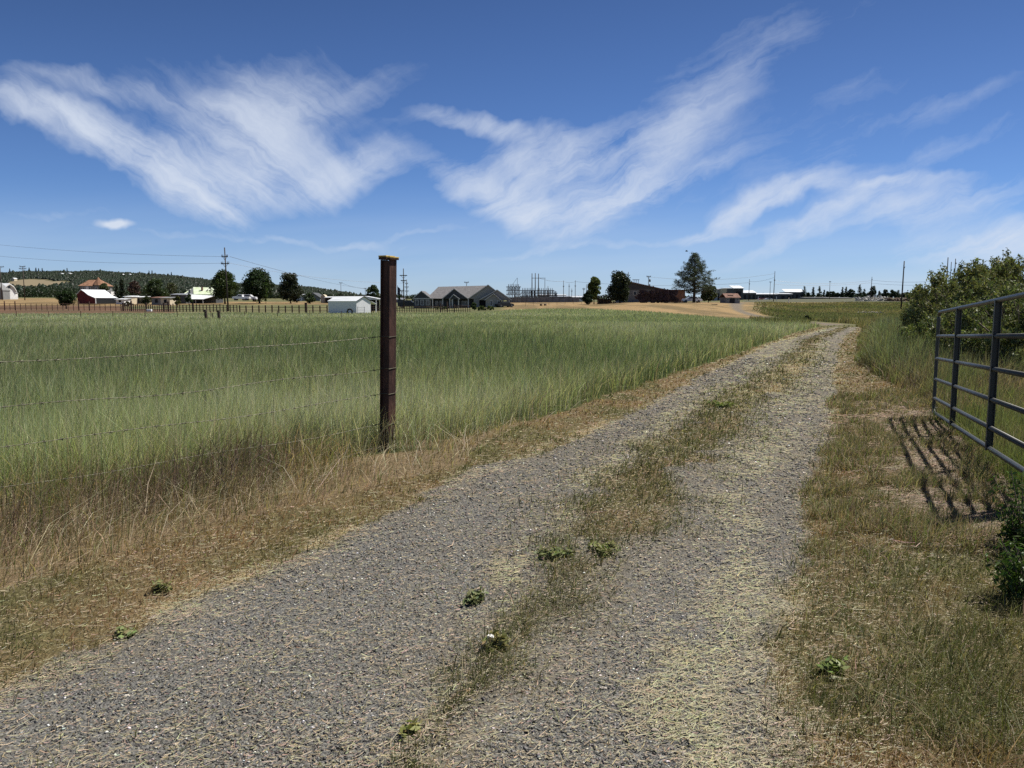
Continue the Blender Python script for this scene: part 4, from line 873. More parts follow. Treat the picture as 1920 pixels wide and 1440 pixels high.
block('low warehouse with white roof left of the tallest skyline pole', 1404, 1462, 552, 563.5, 470, SLATE_SHADE, WROOF, .8, doors=7)
block('white-fronted shed left of the skyline trees', 1456, 1479, 551.5, 563, 440, SLATE_SHADE, WROOF, .6, doors=2)
block('large dark warehouse with a high white roof beside the skyline trees', 1466, 1501, 548, 562.5, 520, SLATE_SHADE, WROOF, 2.2, doors=4)
block('long flat dark building in front of the skyline conifers', 1502, 1545, 558, 562.5, 480, GWALL, CONC, .3, doors=0)
block('low pale-roofed shed below the middle skyline pole', 1546, 1590, 558.6, 562.5, 470, DARK, CONC, .3, doors=0)
block('long grey block building beyond the substation', 1028, 1095, 556.5, 567, 390, GWALL, GROOF, .6, doors=0)
block('long grey wall building left of the dark conical bush', 1072, 1104, 557.5, 567, 370, GWALL, WROOF, .5, doors=0)
block('distant flat factory with pale roof behind the substation', 1010, 1060, 553.5, 566, 520, GWALL, WROOF, .5, doors=0)
block('low grey building at the left of the flagpole', 734, 756, 562, 568, 300, GSIDE, GROOF, .8, doors=2)
# --- vehicles
def car(name, label, px, pyb, Y, ln, colr, rz=0.0, kind='sedan', cat='car', metal=.2):
    r = thing(name, label, cat, (P(px, Y), Y, tz(P(px, Y), Y) if pyb is None else Zof(pyb, Y)), R(rz))
    M = mat('car_paint', colr, .3, var=.03, metal=metal, spec=.5)
    pr = {'sedan': [(-.5, .22), (-.5, .50), (-.47, .60), (-.36, .66), (-.22, .98), (.12, 1.0), (.27, .70), (.47, .60), (.5, .40), (.5, .22)],
          'suv': [(-.5, .25), (-.5, .95), (-.46, 1.25), (-.40, 1.32), (.12, 1.30), (.26, .86), (.47, .78), (.5, .45), (.5, .25)],
          'truck': [(-.5, .35), (-.5, .80), (-.10, .80), (-.09, 1.30), (.14, 1.32), (.26, .90), (.48, .82), (.5, .4), (.5, .35)]}[kind]
    H = 1.42 if kind == 'sedan' else 1.36
    MB().prism([(a * ln, z_ * H) for a, z_ in pr], -.85, .85).obj('body', M, r, bevel=.05)
    wn = {'sedan': [(-.31, .68), (-.20, .93), (.10, .94), (.22, .70)], 'suv': [(-.45, .92), (-.42, 1.22), (.10, 1.2), (.20, .88)], 'truck': [(-.07, .88), (-.06, 1.22), (.12, 1.22), (.20, .90)]}[kind]
    for y0, y1 in ((-.858, -.84), (.84, .858)): MB().prism([(a * ln, z_ * H) for a, z_ in wn], y0, y1).obj('side_window', GLASS, r)
    for sx in (-.32, .33):
        for y0, y1 in ((-.88, -.66), (.66, .88)):
            o = MB().tube([(sx * ln, y0, .32), (sx * ln, y1, .32)], .32, 14).obj('wheel', TYRE, r, True); MB().tube([(sx * ln, y0 * 1.012, .32), (sx * ln, y1 * 1.012, .32)], .19, 10).obj('rim', STEEL, o)
    return r
car('parked_car', 'white sedan parked behind the trunk of the big pine', 1293, 567.5, 183, 4.6, (.75, .76, .78), 180)
car('parked_suv', 'black sport utility vehicle at the left end of the grey house', 768, 577, 184, 4.9, (.012, .013, .015), 0, 'suv')
car('pickup_truck', 'white pickup truck between the pole and the middle big tree', 459, 563.5, 228, 5.0, (.75, .75, .75), 180, 'truck', 'truck')
car('white_van', 'white van partly behind the middle big tree', 473, 563.5, 232, 4.6, (.72, .73, .74), 0, 'suv', 'van')
car('parked_car', 'white car left of the row of far cars past the mound', 1064, 566.6, 340, 4.7, (.7, .7, .7), 0)
car('parked_car', 'silver car in the middle of the far cars past the mound', 1072, 566.6, 338, 4.7, (.5, .5, .52), 0)
car('parked_car', 'white car next to the conical bush past the mound', 1080, 566.8, 336, 4.6, (.62, .63, .65), 180)
car('parked_car', 'dark car under the carport of the grey house', 946, 576.5, 180, 4.3, (.02, .022, .025), 30)
car('parked_car', 'red car in front of the low warehouse', 1424, 563.6, 440, 6, (.35, .08, .06), 0); car('parked_car', 'white car right of the red car by the low warehouse', 1436, 563.6, 438, 6, (.6, .6, .6), 0)
for px, lb in ((1014, 'left one of the two round dark bales on the dry grass'), (1021.7, 'right one of the two round dark bales on the dry grass')):
    r, k = site('round_bale', lb, 'bale', px, 574, 190, 70 if px < 1018 else 55)
    MB().tube([(-.28, 0, .28), (.28, 0, .28)], .27, 16).obj('roll', FENCEW, r, True); MB().tube([(-.295, 0, .28), (.295, 0, .28)], .15, 10).obj('core', DARK, r)
r, k = site('wood_table', 'brown crate table with a pale top beside the farm drive', 'table', 1336, 574, 165)
MB().box(-.55, .55, 0, .6, -.1, .38).obj('crate', FENCEW, r); MB().box(-.68, .68, -.1, .7, .383, .44).obj('top', TRIM, r)
# --- poles
def pole(label, px, pyb, Y, pyt, arms=(), r0=None, lean=0.0, ins=True, group='wooden utility poles', mt=POLEW, name='utility_pole', cat='utility pole', rz=0, brace=True, trafo=None):
    k = Y / F; X = P(px, Y); zb = tz(X, Y); H = Zof(pyt, Y) - zb
    t_ = thing(name, label, cat, (X, Y, zb), R(rz), group); t_.rotation_euler[1] = R(lean)
    r0 = r0 or max(.13, .0125 * H)
    MB().tube([(0, 0, -.5), (0, 0, H)], [r0 * 1.15, r0 * .7], 8).obj('pole', mt, t_, True)
    for (py, hw) in arms:
        z_ = Zof(py, Y) - zb; w_ = hw * k; a = MB(); a.box(-w_, w_, -r0 * .7 - .11, -r0 * .7, z_ - .09, z_ + .09); o = a.obj('crossarm', mt, t_)
        if ins:
            for s_ in (-.92, -.55, .55, .92): MB().tube([(s_ * w_, -r0 * .7 - .055, z_ + .093), (s_ * w_, -r0 * .7 - .055, z_ + .42)], [.07, .045], 6).obj('insulator', INSUL, o)
        if brace:
            for s_ in (-1, 1): MB().tube([(s_ * w_ * .6, -r0 * .8, z_ - .093), (0, -r0 * .8, z_ - .7)], .03, 4).obj('brace', STEEL, t_)
    if trafo: 
        z_ = Zof(trafo, Y) - zb; MB().tube([(r0 + .3, 0, z_ - .45), (r0 + .3, 0, z_ + .45)], .28, 10).obj('transformer', STEEL, t_, True)
    return t_
pole('tallest wooden utility pole at the left, with two insulator-laden crossarms', 433.5, 580, 150, 464, [(481.5, 5.8), (494.5, 7.6)], lean=-1.2)
pole('wooden utility pole with one wide crossarm near the left edge', 15.5, 558, 290, 499, [(500.5, 8)])
pole('wooden utility pole with two crossarms right of the white barn', 57.5, 560, 285, 499, [(500, 5.4), (504, 6.8)])
pole('small utility pole with short crossarm in front of the end of the hill', 643.5, 560, 420, 529.5, [(530.5, 3)])
pole('utility pole standing left of the tree behind the rusty post', 688.5, 560, 400, 540, [(541, 2.5)])
pole('tall bare utility pole rising left of the grey house', 759.6, 577, 175, 503.5, [(526, 5), (516.5, 7)], ins=False)
pole('short utility pole just left of the tall bare pole', 756.2, 572, 240, 544, [(545.5, 3)])
pole('utility pole with three short arms just right of the tall bare pole', 765.2, 572, 250, 524, [(531, 3), (538, 4), (545.5, 4)], ins=False)
pole('crossarm pole showing over the roof of the grey house', 876, 566, 300, 528.5, [(529.5, 4.5)])
pole('left one of the three joined tall poles in the substation', 997, 567, 330, 512.5, [], r0=.22); pole('middle one of the three joined tall poles in the substation', 1003, 567, 330, 512, [], r0=.22); pole('right one of the three joined tall poles in the substation', 1009, 567, 330, 513, [(521.5, 13)], r0=.22, ins=False, brace=False)
pole('slim pole right of the three joined substation poles', 1020.8, 566, 340, 522.5, [], ins=False)
pole('thin short pole over the right end of the substation frame', 1026.5, 566, 360, 536, [])
pole('tall slim pole over the long grey building, left one of a pair', 1055.3, 566, 340, 526, [(536.5, 1.6)], ins=False)
pole('tall slim pole over the long grey building, right one of a pair', 1077, 566, 340, 525.5, [(536, 1.6)], ins=False)
pole('slim pole halfway between the paired tall poles', 1065.6, 566, 345, 532, [(536.5, 1.4)], ins=False)
pole('short pole right of the halfway pole', 1070.6, 566, 350, 541, [(545.5, 1.8)], ins=False)
pole('short crossarm pole above the conical bush', 1092.8, 566, 330, 539.5, [(542, 2.5)]); pole('thin pole touching the left side of the green tree', 1097.6, 566, 320, 533, [])
pole('pole with transformer above the brown shingle roof', 1212.4, 562, 260, 517, [(519, 4)], trafo=526)
pole('thin pole at the right side of the dark tree', 1174.8, 566, 250, 510, [])
pole('leaning pole with stacked insulators right of the drive shed', 1398.4, 562, 330, 523.5, [(532, 1.2)], ins=False, lean=.8)
pole('tallest leaning pole on the right skyline before the warehouses', 1444.4, 563, 300, 508.5, [(525, 1.5)], ins=False, lean=1.0)
pole('double-armed light pole left of the tallest leaning skyline pole', 1437.6, 563, 380, 528, [(528.6, 2.4)], ins=False)
pole('pole with a small head above the skyline conifers', 1547.8, 562, 380, 527, [(528, 2)], ins=False)
pole('leaning pole in front of the white rubble', 1624.4, 564, 300, 519, [(524, 1)], ins=False, lean=.8)
pole('thick dark pole left of the willow thicket', 1681.8, 570, 170, 489.5, [(501, 1.4)], ins=False, lean=.8, r0=.16, trafo=None)
pole('pole poking out of the willow thicket, left one of three', 1763.4, 566, 200, 482.5, [], r0=.15); pole('pole poking out of the willow thicket, middle one of three', 1770, 566, 260, 491, [], r0=.15); pole('pole poking out of the willow thicket, right one of three', 1777.5, 566, 230, 485, [], r0=.15)
# flagpole
k = 250 / F; X = P(748.2, 250); t_ = thing('flagpole', 'flagpole with a drooping dark flag left of the grey house', 'flagpole', (X, 250, tz(X, 250)))
Hf = Zof(535, 250) - tz(X, 250); MB().tube([(0, 0, 0), (0, 0, Hf)], .07, 8).obj('pole', STEEL, t_)
vs = []; 
for i in range(6):
    for j in range(7): vs.append((.05 + i * .16, .07 * math.sin(i * 2.1 + j * .3), Hf - .4 - j * .42 - i * .12))
MB().add(vs, [(i * 7 + j, (i + 1) * 7 + j, (i + 1) * 7 + j + 1, i * 7 + j + 1) for i in range(5) for j in range(6)]).obj('flag', mat('flag_cloth', (.035, .04, .07), .8), t_)
# --- power lines
def wirespan(label, a, b_, sag, r_=.02, dy=0):
    (p0, q0, Y0), (p1, q1, Y1_) = a, b_
    A = Vector((P(p0, Y0), Y0, Zof(q0, Y0))); B = Vector((P(p1, Y1_), Y1_, Zof(q1, Y1_))); pts = []
    for i in range(25): t = i / 24; p_ = A.lerp(B, t); p_.z -= 4 * sag * t * (1 - t); pts.append(p_ - A)
    o = MB().tube(pts, r_, 4).obj('power_line', INSUL, None); o.location = A; tag(o, label, 'power line', 'power lines strung across the far side of the field')
wirespan('upper power line from the left edge to the tallest left pole', (-60, 450, 190), (428, 481, 150), .8)
wirespan('lower power line from the left edge to the tallest left pole', (-60, 472, 190), (427, 493.5, 150), 1.0)
wirespan('power line from the tallest left pole down to the hill-end pole', (440, 481, 150), (688, 541, 400), .9, .03)
wirespan('power line from the lower crossarm to the pole behind the rusty post', (440, 493.5, 150), (759, 531, 175), .9, .018)
wirespan('power line from the joined substation poles to the paired poles', (1009, 521, 330), (1055, 527.5, 340), .6, .045); wirespan('power line between the paired tall poles', (1055, 527.5, 340), (1077, 528, 340), .5, .045)
wirespan('power line from the paired poles to the leaning pole by the drive shed', (1077, 528, 340), (1398, 530, 330), 1.5, .04)
wirespan('top power line from the drive shed pole to the tallest leaning pole', (1398, 528, 330), (1444, 520, 300), .6, .035)
wirespan('top power line from the tallest leaning pole across to the rubble pole', (1444, 526, 300), (1624, 526, 300), 1.2, .035)
wirespan('lower power line from the tallest leaning pole across to the rubble pole', (1444, 533, 300), (1624, 530, 300), .8, .035)
wirespan('top power line from the rubble pole to the poles in the thicket', (1624, 525, 300), (1763, 526, 200), .6, .03); wirespan('lower power line from the rubble pole to the poles in the thicket', (1624, 531, 300), (1763, 534, 200), .4, .03)
wirespan('power line crossing behind the big pine to the drive shed pole', (1212, 519, 260), (1444, 513, 300), 1.6, .03)
wirespan('power line between the hill-end pole and the pole behind the rusty post', (645, 530.5, 420), (688, 541, 400), .6, .05)
# --- substation steelwork
def frame_(label, x0, x1, pyt, pyb, Y, ncol, beams, nins=8, spike=None):
    r, k = site('lattice_tower', label, 'steel frame', (x0 + x1) / 2, pyb, Y); hw = (x1 - x0) / 2 * k; H = (pyb - pyt) * k
    for i in range(ncol):
        x_ = -hw + 2 * hw * i / (ncol - 1)
        b = MB(); 
        for y_ in (-.5, .5):
            for xx in (-.35, .35): b.tube([(x_ + xx, y_, -1), (x_ + xx * .6, y_ * .6, H)], .06, 4)
        nb = max(3, int(H / 1.6))
        for j in range(nb): b.tube([(x_ - .35, -.5, H * j / nb), (x_ + .35, -.5, H * (j + 1) / nb)], .04, 4)
        b.obj('lattice_column', STEEL, r)
    for py in beams:
        z_ = (pyb - py) * k; b = MB(); b.box(-hw - .6, hw + .6, -.75, -.6, z_ - .12, z_ + .12).box(-hw - .6, hw + .6, .6, .75, z_ - .12, z_ + .12); o = b.obj('beam', STEEL, r)
        for i in range(nins):
            x_ = -hw + 2 * hw * (i + .5) / nins; MB().tube([(x_, -.67, z_ + .125), (x_, -.67, z_ + 1.1)], [.16, .10], 6).obj('insulator', INSUL, o)
            MB().tube([(x_ + .3, .67, z_ - .125), (x_ + .3, .67, z_ - 1.2)], [.14, .10], 6).obj('insulator', INSUL, o)
    if spike: 
        z1 = (pyb - spike[1]) * k; xs_ = (spike[0] - (x0 + x1) / 2) * k; MB().tube([(xs_, 0, H), (xs_, 0, z1)], .07, 5).obj('lightning_mast', STEEL, r); MB().tube([(xs_ - 2.2, 0, H + .2), (xs_, 0, z1)], .05, 4).obj('stay', STEEL, r)
    return r
frame_('tall lattice frame with stacked insulators at the left of the substation', 952, 973.5, 537, 567, 300, 4, [538.5, 545, 552], 7, (970, 521.5))
frame_('wide lower steel frame crowded with insulators in the substation', 978, 1002, 545, 567, 330, 4, [545, 550, 556], 8)
frame_('right-hand steel frame of the substation behind the slim pole', 1006, 1036, 544, 567, 345, 5, [545, 550, 555], 9)
frame_('small back frame right of the substation near the paired poles', 1038, 1042, 549, 566, 380, 2, [550, 555], 3)
for i, px in enumerate((968, 979, 990, 1001, 1013, 1026)):
    r, k = site('transformer', ['leftmost grey transformer on the substation floor', 'second grey transformer from the left on the substation floor', 'third grey transformer from the left on the substation floor', 'third grey transformer from the right on the substation floor', 'second grey transformer from the right on the substation floor', 'rightmost grey transformer on the substation floor'][i], 'transformer', px, 567.5, 318, 0, 'transformers on the substation floor')
    w_ = random.uniform(.8, 1.2); MB().box(-w_, w_, 0, 1.5, -.5, 2.2).obj('tank', STEEL, r, bevel=.1)
    for x_ in (-.5, 0, .5): MB().tube([(x_, .7, 2.2), (x_, .7, 3.2)], [.14, .08], 6).obj('bushing', INSUL, r)
r, k = site('substation_fence', 'tall grey fence closing off the front of the substation', 'fence', 1000, 568, 305)
MB().box(-10.5, 18, 0, .04, -.6, 2.2).obj('mesh_panel', GWALL, r)
for i in range(12): MB().tube([(-10.5 + i * 2.59, -.06, -.6), (-10.5 + i * 2.59, -.06, 2.4)], .06, 5).obj('post', STEEL, r)
# --- fences across the far side
def railfence(name, label, pts, n, h, rails, rm, pm, pr=.08, big=(), rr_=.03, jit=.0):
    A = [Vector((P(p_, Y), Y, 0)) for p_, Y in pts]; r = thing(name, label, 'fence', (A[0].x, A[0].y, tz(A[0].x, A[0].y)))
    o0 = Vector(r.location); L_ = [0]
    for i in range(len(A) - 1): L_.append(L_[-1] + (A[i + 1] - A[i]).length)
    def at(s_):
        for i in range(len(A) - 1):
            if s_ <= L_[i + 1] + 1e-6: p_ = A[i].lerp(A[i + 1], (s_ - L_[i]) / (L_[i + 1] - L_[i])); break
        return Vector((p_.x, p_.y, tz(p_.x, p_.y))) - o0
    pp = [at(L_[-1] * i / (n - 1)) for i in range(n)]
    for i, p_ in enumerate(pp):
        hh = h * (1 + random.uniform(-jit, jit)) + (.45 if i in big else 0); rr2 = pr * (2.0 if i in big else 1)
        MB().tube([p_ + Vector((0, 0, -.3)), p_ + Vector((random.uniform(-jit, jit) * .2, 0, hh))], rr2, 6).obj('post', pm, r)
    for f_ in rails: MB().tube([p_ + Vector((0, 0, h * f_)) for p_ in pp], rr_, 5).obj('rail', rm, r)
    return r
PIPE = mat('rusty_pipe', (.13, .07, .05), .8, var=.3)
railfence('pipe_corral', 'rusty pipe corral fence in front of the round tree on the brown ground', [(-30, 150), (235, 150)], 28, 1.35, (.98, .72, .48, .26), PIPE, PIPE, .05, (5, 7, 19, 21), .035)
railfence('board_corral', 'weathered brown corral fence of many posts in front of the farmhouse', [(235, 148), (330, 140), (450, 138)], 44, 1.3, (.95, .6, .3), FENCEW, FENCEW, .085, (1, 5, 12, 20, 22, 30), .04, .15)
railfence('post_and_rail_fence', 'dark post and rail fence between the corral and the white shed', [(455, 134), (617, 126)], 14, 1.25, (.75, .38), FENCEW, FENCEW, .11, (10,), .035, .05)
railfence('stock_fence', 'weathered dark fence in front of the grey house', [(694, 132), (800, 130), (882, 134)], 44, 1.15, (.92, .62, .3), FENCEW, FENCEW, .06, (8, 30, 33, 36), .035, .25)
railfence('wire_stock_fence', 'thin wire fence on metal posts along the far edge of the green field', [(-20, 84), (360, 84), (700, 90)], 13, .78, (.95, .6), WIRE, PIPE, .035, (), .008, .06)
railfence('mound_wire_fence', 'thin wire fence crossing the dry grass below the far cars', [(985, 200), (1120, 190)], 10, 1.0, (.95, .5), WIRE, PIPE, .035, (), .012, .06)
for (px, py, pt, lb, tl) in ((392, 599, 580.5, 'left one of the two thick wooden posts standing alone in the field', 3), (416, 599, 582, 'right one of the two thick wooden posts standing alone in the field', 1.5), (404, 596, 587, 'short thin stake between the two thick posts in the field', 0)):
    Y = 74.0 if px != 404 else 80; X = P(px, Y); zb = tz(X, Y); H = Zof(pt, Y) - zb; t_ = thing('field_post' if px != 404 else 'stake', lb, 'post' if px != 404 else 'stake', (X, Y, zb)); t_.rotation_euler[1] = R(-tl); s_ = .15 if px != 404 else .05
    MB().tube([(0, 0, -.3), (0, 0, H)], [s_, s_ * .92], 9).obj('post', POST2, t_, True, bevel=.01); MB().tube([(0, 0, H * .8), (0, 0, H * .8 + .04)], s_ * 1.06, 9).obj('wire_band', WIRE, t_)
r, k = site('pipe_gate', 'small grey pipe gate beside the gable end of the white shed', 'gate', 680, 588, 112)
for z_ in (.15, .4, .65, .9): MB().tube([(-.5, 0, z_), (.5, 0, z_)], .02, 6).obj('rail', STEEL, r)
for x_ in (-.5, .5): MB().tube([(x_, 0, -.1), (x_, 0, 1.0)], .03, 6).obj('upright', STEEL, r)
r, k = site('stock_tank', 'white trough lying beside the corral fence', 'trough', 286, 583, 132); MB().box(-.4, .4, 0, .5, -.1, .28).obj('tank', WHITE, r, bevel=.05); MB().box(-.33, .33, .06, .44, .275, .29).obj('water', GLASS, r)
for px, py, Y, lb in ((1473, 566, 230, 'white marker post standing in the dark strip before the warehouses'), (1450, 563.5, 330, 'short white post left of the standing marker post'), (1416, 563, 330, 'short white post by the red car')):
    r, k = site('marker_post', lb, 'marker post', px, py, Y); MB().tube([(0, 0, -.3), (0, 0, 7 * k)], .13, 8).obj('post', WHITE, r); MB().tube([(0, 0, 7 * k), (0, 0, 7 * k + .12)], .15, 8).obj('cap', TRIM, r)
# rubble
def heap(name, label, px0, px1, py0, py1, Y, n, s, colr):
    X0, X1 = P(px0, Y), P(px1, Y); vs = MB(); cc = []
    for i in range(n):
        x_ = random.uniform(X0, X1); y_ = Y + random.uniform(-3, 3); t = random.random(); zt_ = tz(x_, y_); z_ = zt_ + random.random() ** 1.6 * (Zof(py0, Y) - Zof(py1, Y))
        M = Matrix.Translation((x_, y_, z_)) @ Matrix.Rotation(random.uniform(0, 3), 4, (random.random(), random.random(), 1)); a = s * random.uniform(.4, 1.2); vs.box(-a, a, -a * .7, a * .7, -a * .5, a * .5, M)
    o = vs.obj(name, colr, None); tag(o, label, kind='stuff')
heap('rubble', 'heaps of broken pale concrete at the right skyline', 1600, 1652, 557, 564, 300, 190, .42, mat('broken_concrete', (.55, .53, .48), .9, var=.3))
heap('field_stones', 'low pile of pale stones on the right slope', 1612, 1640, 580, 584, 140, 120, .16, mat('pale_stones', (.40, .37, .28), .9, var=.3))
heap('dirt_heaps', 'brown clods of soil along the skyline by the thick pole', 1655, 1712, 560, 565, 290, 120, .5, mat('brown_clods', (.17, .12, .085), .9, var=.3))
for px, lb in ((1621, 'left concrete pillar rising from the rubble'), (1632, 'middle concrete pillar rising from the rubble'), (1642, 'right concrete pillar rising from the rubble')):
    r, k = site('concrete_pillar', lb, 'pillar', px, 563, 302); MB().box(-.35, .35, -.3, .3, -.5, 1.75).obj('shaft', CONC, r, bevel=.03); MB().box(-.6, .35, -.32, .32, 1.753, 2.0).obj('cap', CONC, r)
# ------------------------------------------------------------------ trees
DG = (.048, .072, .028); MG = (.065, .092, .034); LG = (.10, .135, .035); OL = (.08, .085, .045); PU = (.050, .028, .032)
broad_tree('round_tree', 'round dark tree standing alone on the brown corral ground', 'tree', 133, 581.5, 170, 37, 39, (.032, .055, .018), 24, 5200, .16)
broad_tree('oak_tree', 'big round dark green tree behind the tallest left pole', 'tree', 428, 565, 235, 57, 58, (.050, .072, .022), 46, 9000, .10)
broad_tree('oak_tree', 'widest double-crowned dark tree in the middle of the big trees', 'tree', 492, 565, 240, 66, 60, (.036, .058, .022), 54, 10000, .08)
broad_tree('oak_tree', 'purple-brown tinged dark tree at the right of the big trees', 'tree', 550, 566, 238, 46, 55, (.040, .048, .027), 36, 8000, .06, prof=lambda t: (1 - .55 * t) * np.minimum(1, .5 + 3 * t))
broad_tree('small_tree', 'low dark bush right of the purple-tinged tree', 'tree', 585, 566, 236, 24, 18, DG, 14, 2600, .02)
broad_tree('small_tree', 'slim bright green tree in front of the widest big tree', 'tree', 504, 565, 232, 12, 36, (.075, .12, .03), 12, 2400, .08)
broad_tree('small_tree', 'reddish brown tree among the farm sheds', 'tree', 262, 566, 240, 24, 43, (.085, .052, .042), 22, 3200, .22)
broad_tree('small_tree', 'large dark spreading tree left of the farmhouse', 'tree', 301, 562, 262, 46, 38, DG, 34, 6500, .05)
broad_tree('small_tree', 'olive pale tree behind the farmhouse roof', 'tree', 330, 560, 280, 26, 30, (.10, .11, .055), 20, 3600, .05)
broad_tree('small_tree', 'round shrubby tree in front of the brown-roofed shed', 'tree', 281, 572, 205, 22, 19, (.055, .065, .03), 14, 2600, .12)
broad_tree('small_tree', 'orange-green small tree in front of the farmhouse porch', 'tree', 340, 573, 190, 17, 18, (.10, .10, .035), 12, 2200, .15)
broad_tree('small_tree', 'low olive bush in front of the cream shed', 'tree', 248, 573, 200, 22, 9, (.085, .08, .04), 10, 1600, .02)
broad_tree('small_tree', 'dark shrub before the farmhouse gable', 'tree', 361, 567, 225, 14, 17, DG, 10, 1800, .05)
broad_tree('small_tree', 'leafy tree screening the turret house at its right', 'tree', 206, 563, 250, 22, 32, (.07, .085, .035), 16, 2800, .25)
conifer('pine_tree', 'thin dark conifer just right of the red barn', 238, 566, 245, 17, 48, (.032, .045, .024), 2200, 13, .1, group='conifers by the farm sheds')
conifer('pine_tree', 'ragged dark conifer behind the red barn roof', 228, 564, 252, 14, 36, (.04, .05, .028), 1700, 11, .12, group='conifers by the farm sheds')
broad_tree('small_tree', 'green tree half hidden behind the rusty post', 'tree', 702, 567, 230, 27, 34, (.05, .075, .03), 18, 4200, .1)
broad_tree('small_tree', 'dark round tree right of the flagpole', 'tree', 751, 566, 300, 10, 12, DG, 8, 1200, .1)
broad_tree('small_tree', 'small dark tree touching the left gable of the grey house', 'tree', 775, 563, 330, 9, 10, DG, 8, 1000, .1)
broad_tree('small_tree', 'dark low tree between the rusty post and the flagpole', 'tree', 738, 566, 310, 12, 8, MG, 8, 1000, .05)
broad_tree('conical_bush', 'very dark rounded bush at the left end of the mound', 'bush', 1101, 570, 178, 25, 27, (.018, .032, .014), 20, 5200, .02, prof=lambda t: (1 - .75 * t) * np.minimum(1, .75 + 2 * t))
broad_tree('poplar_tree', 'bright green upright tree beside the dark conical bush', 'tree', 1112, 569, 184, 27, 50, (.115, .145, .038), 60, 9000, .12, prof=lambda t: np.sin(np.clip(t, .03, .97) * math.pi) ** .6)
broad_tree('spruce_tree', 'big very dark twin-topped tree at the left of the brown house', 'tree', 1160, 569, 182, 52, 60, (.036, .048, .024), 60, 11000, .02, prof=lambda t: (1 - .62 * t) * np.minimum(1, .7 + 2 * t))
broad_tree('purple_hedge', 'long dark purple-leaved hedge in front of the brown house', 'hedge', 1230, 569.5, 174, 82, 27, PU, 80, 16000, .0, prof=lambda t: 1 - .1 * t, shrub=True)
HG = [o for o in COL.objects if o.name == 'purple_hedge'][0]; HG.scale = (1, .22, 1); HG.rotation_euler = (0, 0, 0)
broad_tree('pine_shrub', 'olive green bushy tree at the right foot of the big pine', 'bush', 1324, 568.5, 186, 34, 34, (.055, .066, .026), 26, 6500, .05, prof=lambda t: (1 - .4 * t))
broad_tree('round_bush', 'dark round bush alone on the grass before the bend', 'bush', 1508, 604, 72, 19, 13, (.03, .045, .018), 12, 2600, .02, ls=.07)
broad_tree('house_shrub', 'pointed green shrub in front of the grey house', 'shrub', 890, 583, 150, 13, 16, (.06, .09, .03), 12, 2600, .02)
broad_tree('house_shrub', 'long low green shrub in front of the right wing coloured as lit', 'shrub', 911, 585, 148, 36, 12, (.085, .11, .035), 22, 5200, .0, prof=lambda t: 1 - .3 * t)
broad_tree('house_shrub', 'clipped green shrub under the porch of the grey house', 'shrub', 829, 577, 165, 27, 6, (.08, .11, .035), 12, 2200, .0, prof=lambda t: 1 - .3 * t)
broad_tree('tiny_bush', 'tiny dark plant in the grass beside the farm drive', 'bush', 1455, 601, 78, 6, 4, (.04, .06, .02), 5, 500, .0, ls=.06)
# yellow flowering weed patch in the field
t_ = broad_tree('flowering_weed', 'clump of yellow-flowered weed in the green field', 'plant', 866, 639, 31, 36, 17, (.20, .21, .05), 16, 1500, .0, ls=.05, shrub=True)
# big ponderosa pine
def ponderosa():
    px, pyb, Y = 1297, 569, 180; k = Y / F; X = P(px, Y); zb = tz(X, Y); H = Zof(474, Y) - zb; w = 80 * k
    t_ = thing('ponderosa_pine', 'tall grey-green pine with open branches behind the white sedan', 'tree', (X, Y, zb)); pts = []; nrm = []; b = MB(); cl = []
    b.tube([(0, 0, -.2), (.1, 0, H * .3), (0, .05, H * .65), (0, 0, H * .97)], [.36, .27, .15, .03], 9)
    nb = 150
    for i in range(nb):
        lev = (i / nb) ** .85; a = i * 2.4 + random.uniform(-.3, .3)
        prof = [(0, .55), (.10, .95), (.22, 1.0), (.45, .74), (.72, .42), (.9, .18), (1, .03)]; f_ = np.interp(lev, [p_[0] for p_ in prof], [p_[1] for p_ in prof])
        ln = w / 2 * f_ * random.uniform(.62, 1.1); z0 = H * (.17 + .80 * lev); e_ = Vector((math.cos(a) * ln, math.sin(a) * ln, z0 + ln * (.10 + .35 * lev)))
        m_ = Vector((e_.x * .5, e_.y * .5, z0 - ln * .02)); b.tube([(0, 0, z0), m_, e_], [.07 * (1 - lev) + .025, .05 * (1 - lev) + .015, .01], 5)
        for j in range(max(3, int(ln * 3.2))):
            s_ = random.uniform(.42, 1.05); c_ = Vector((0, 0, z0)).lerp(e_, s_) + Vector((random.gauss(0, .28), random.gauss(0, .28), random.gauss(.08, .14))); q_ = np.random.default_rng(i * 31 + j).normal(0, 1, (20, 3)) * np.array([.21, .21, .12]) + np.array(c_)
            pts.append(q_); cl += [random.uniform(.7, 1.35)] * 20
    pts = np.concatenate(pts); leafmesh('crown', pts, .26, .30, jitter(np.array([(.070, .088, .058)]), len(pts), .2, .05) * np.array(cl)[:, None], t_, up=.2); b.obj('trunk', BARK, t_, True)
ponderosa()
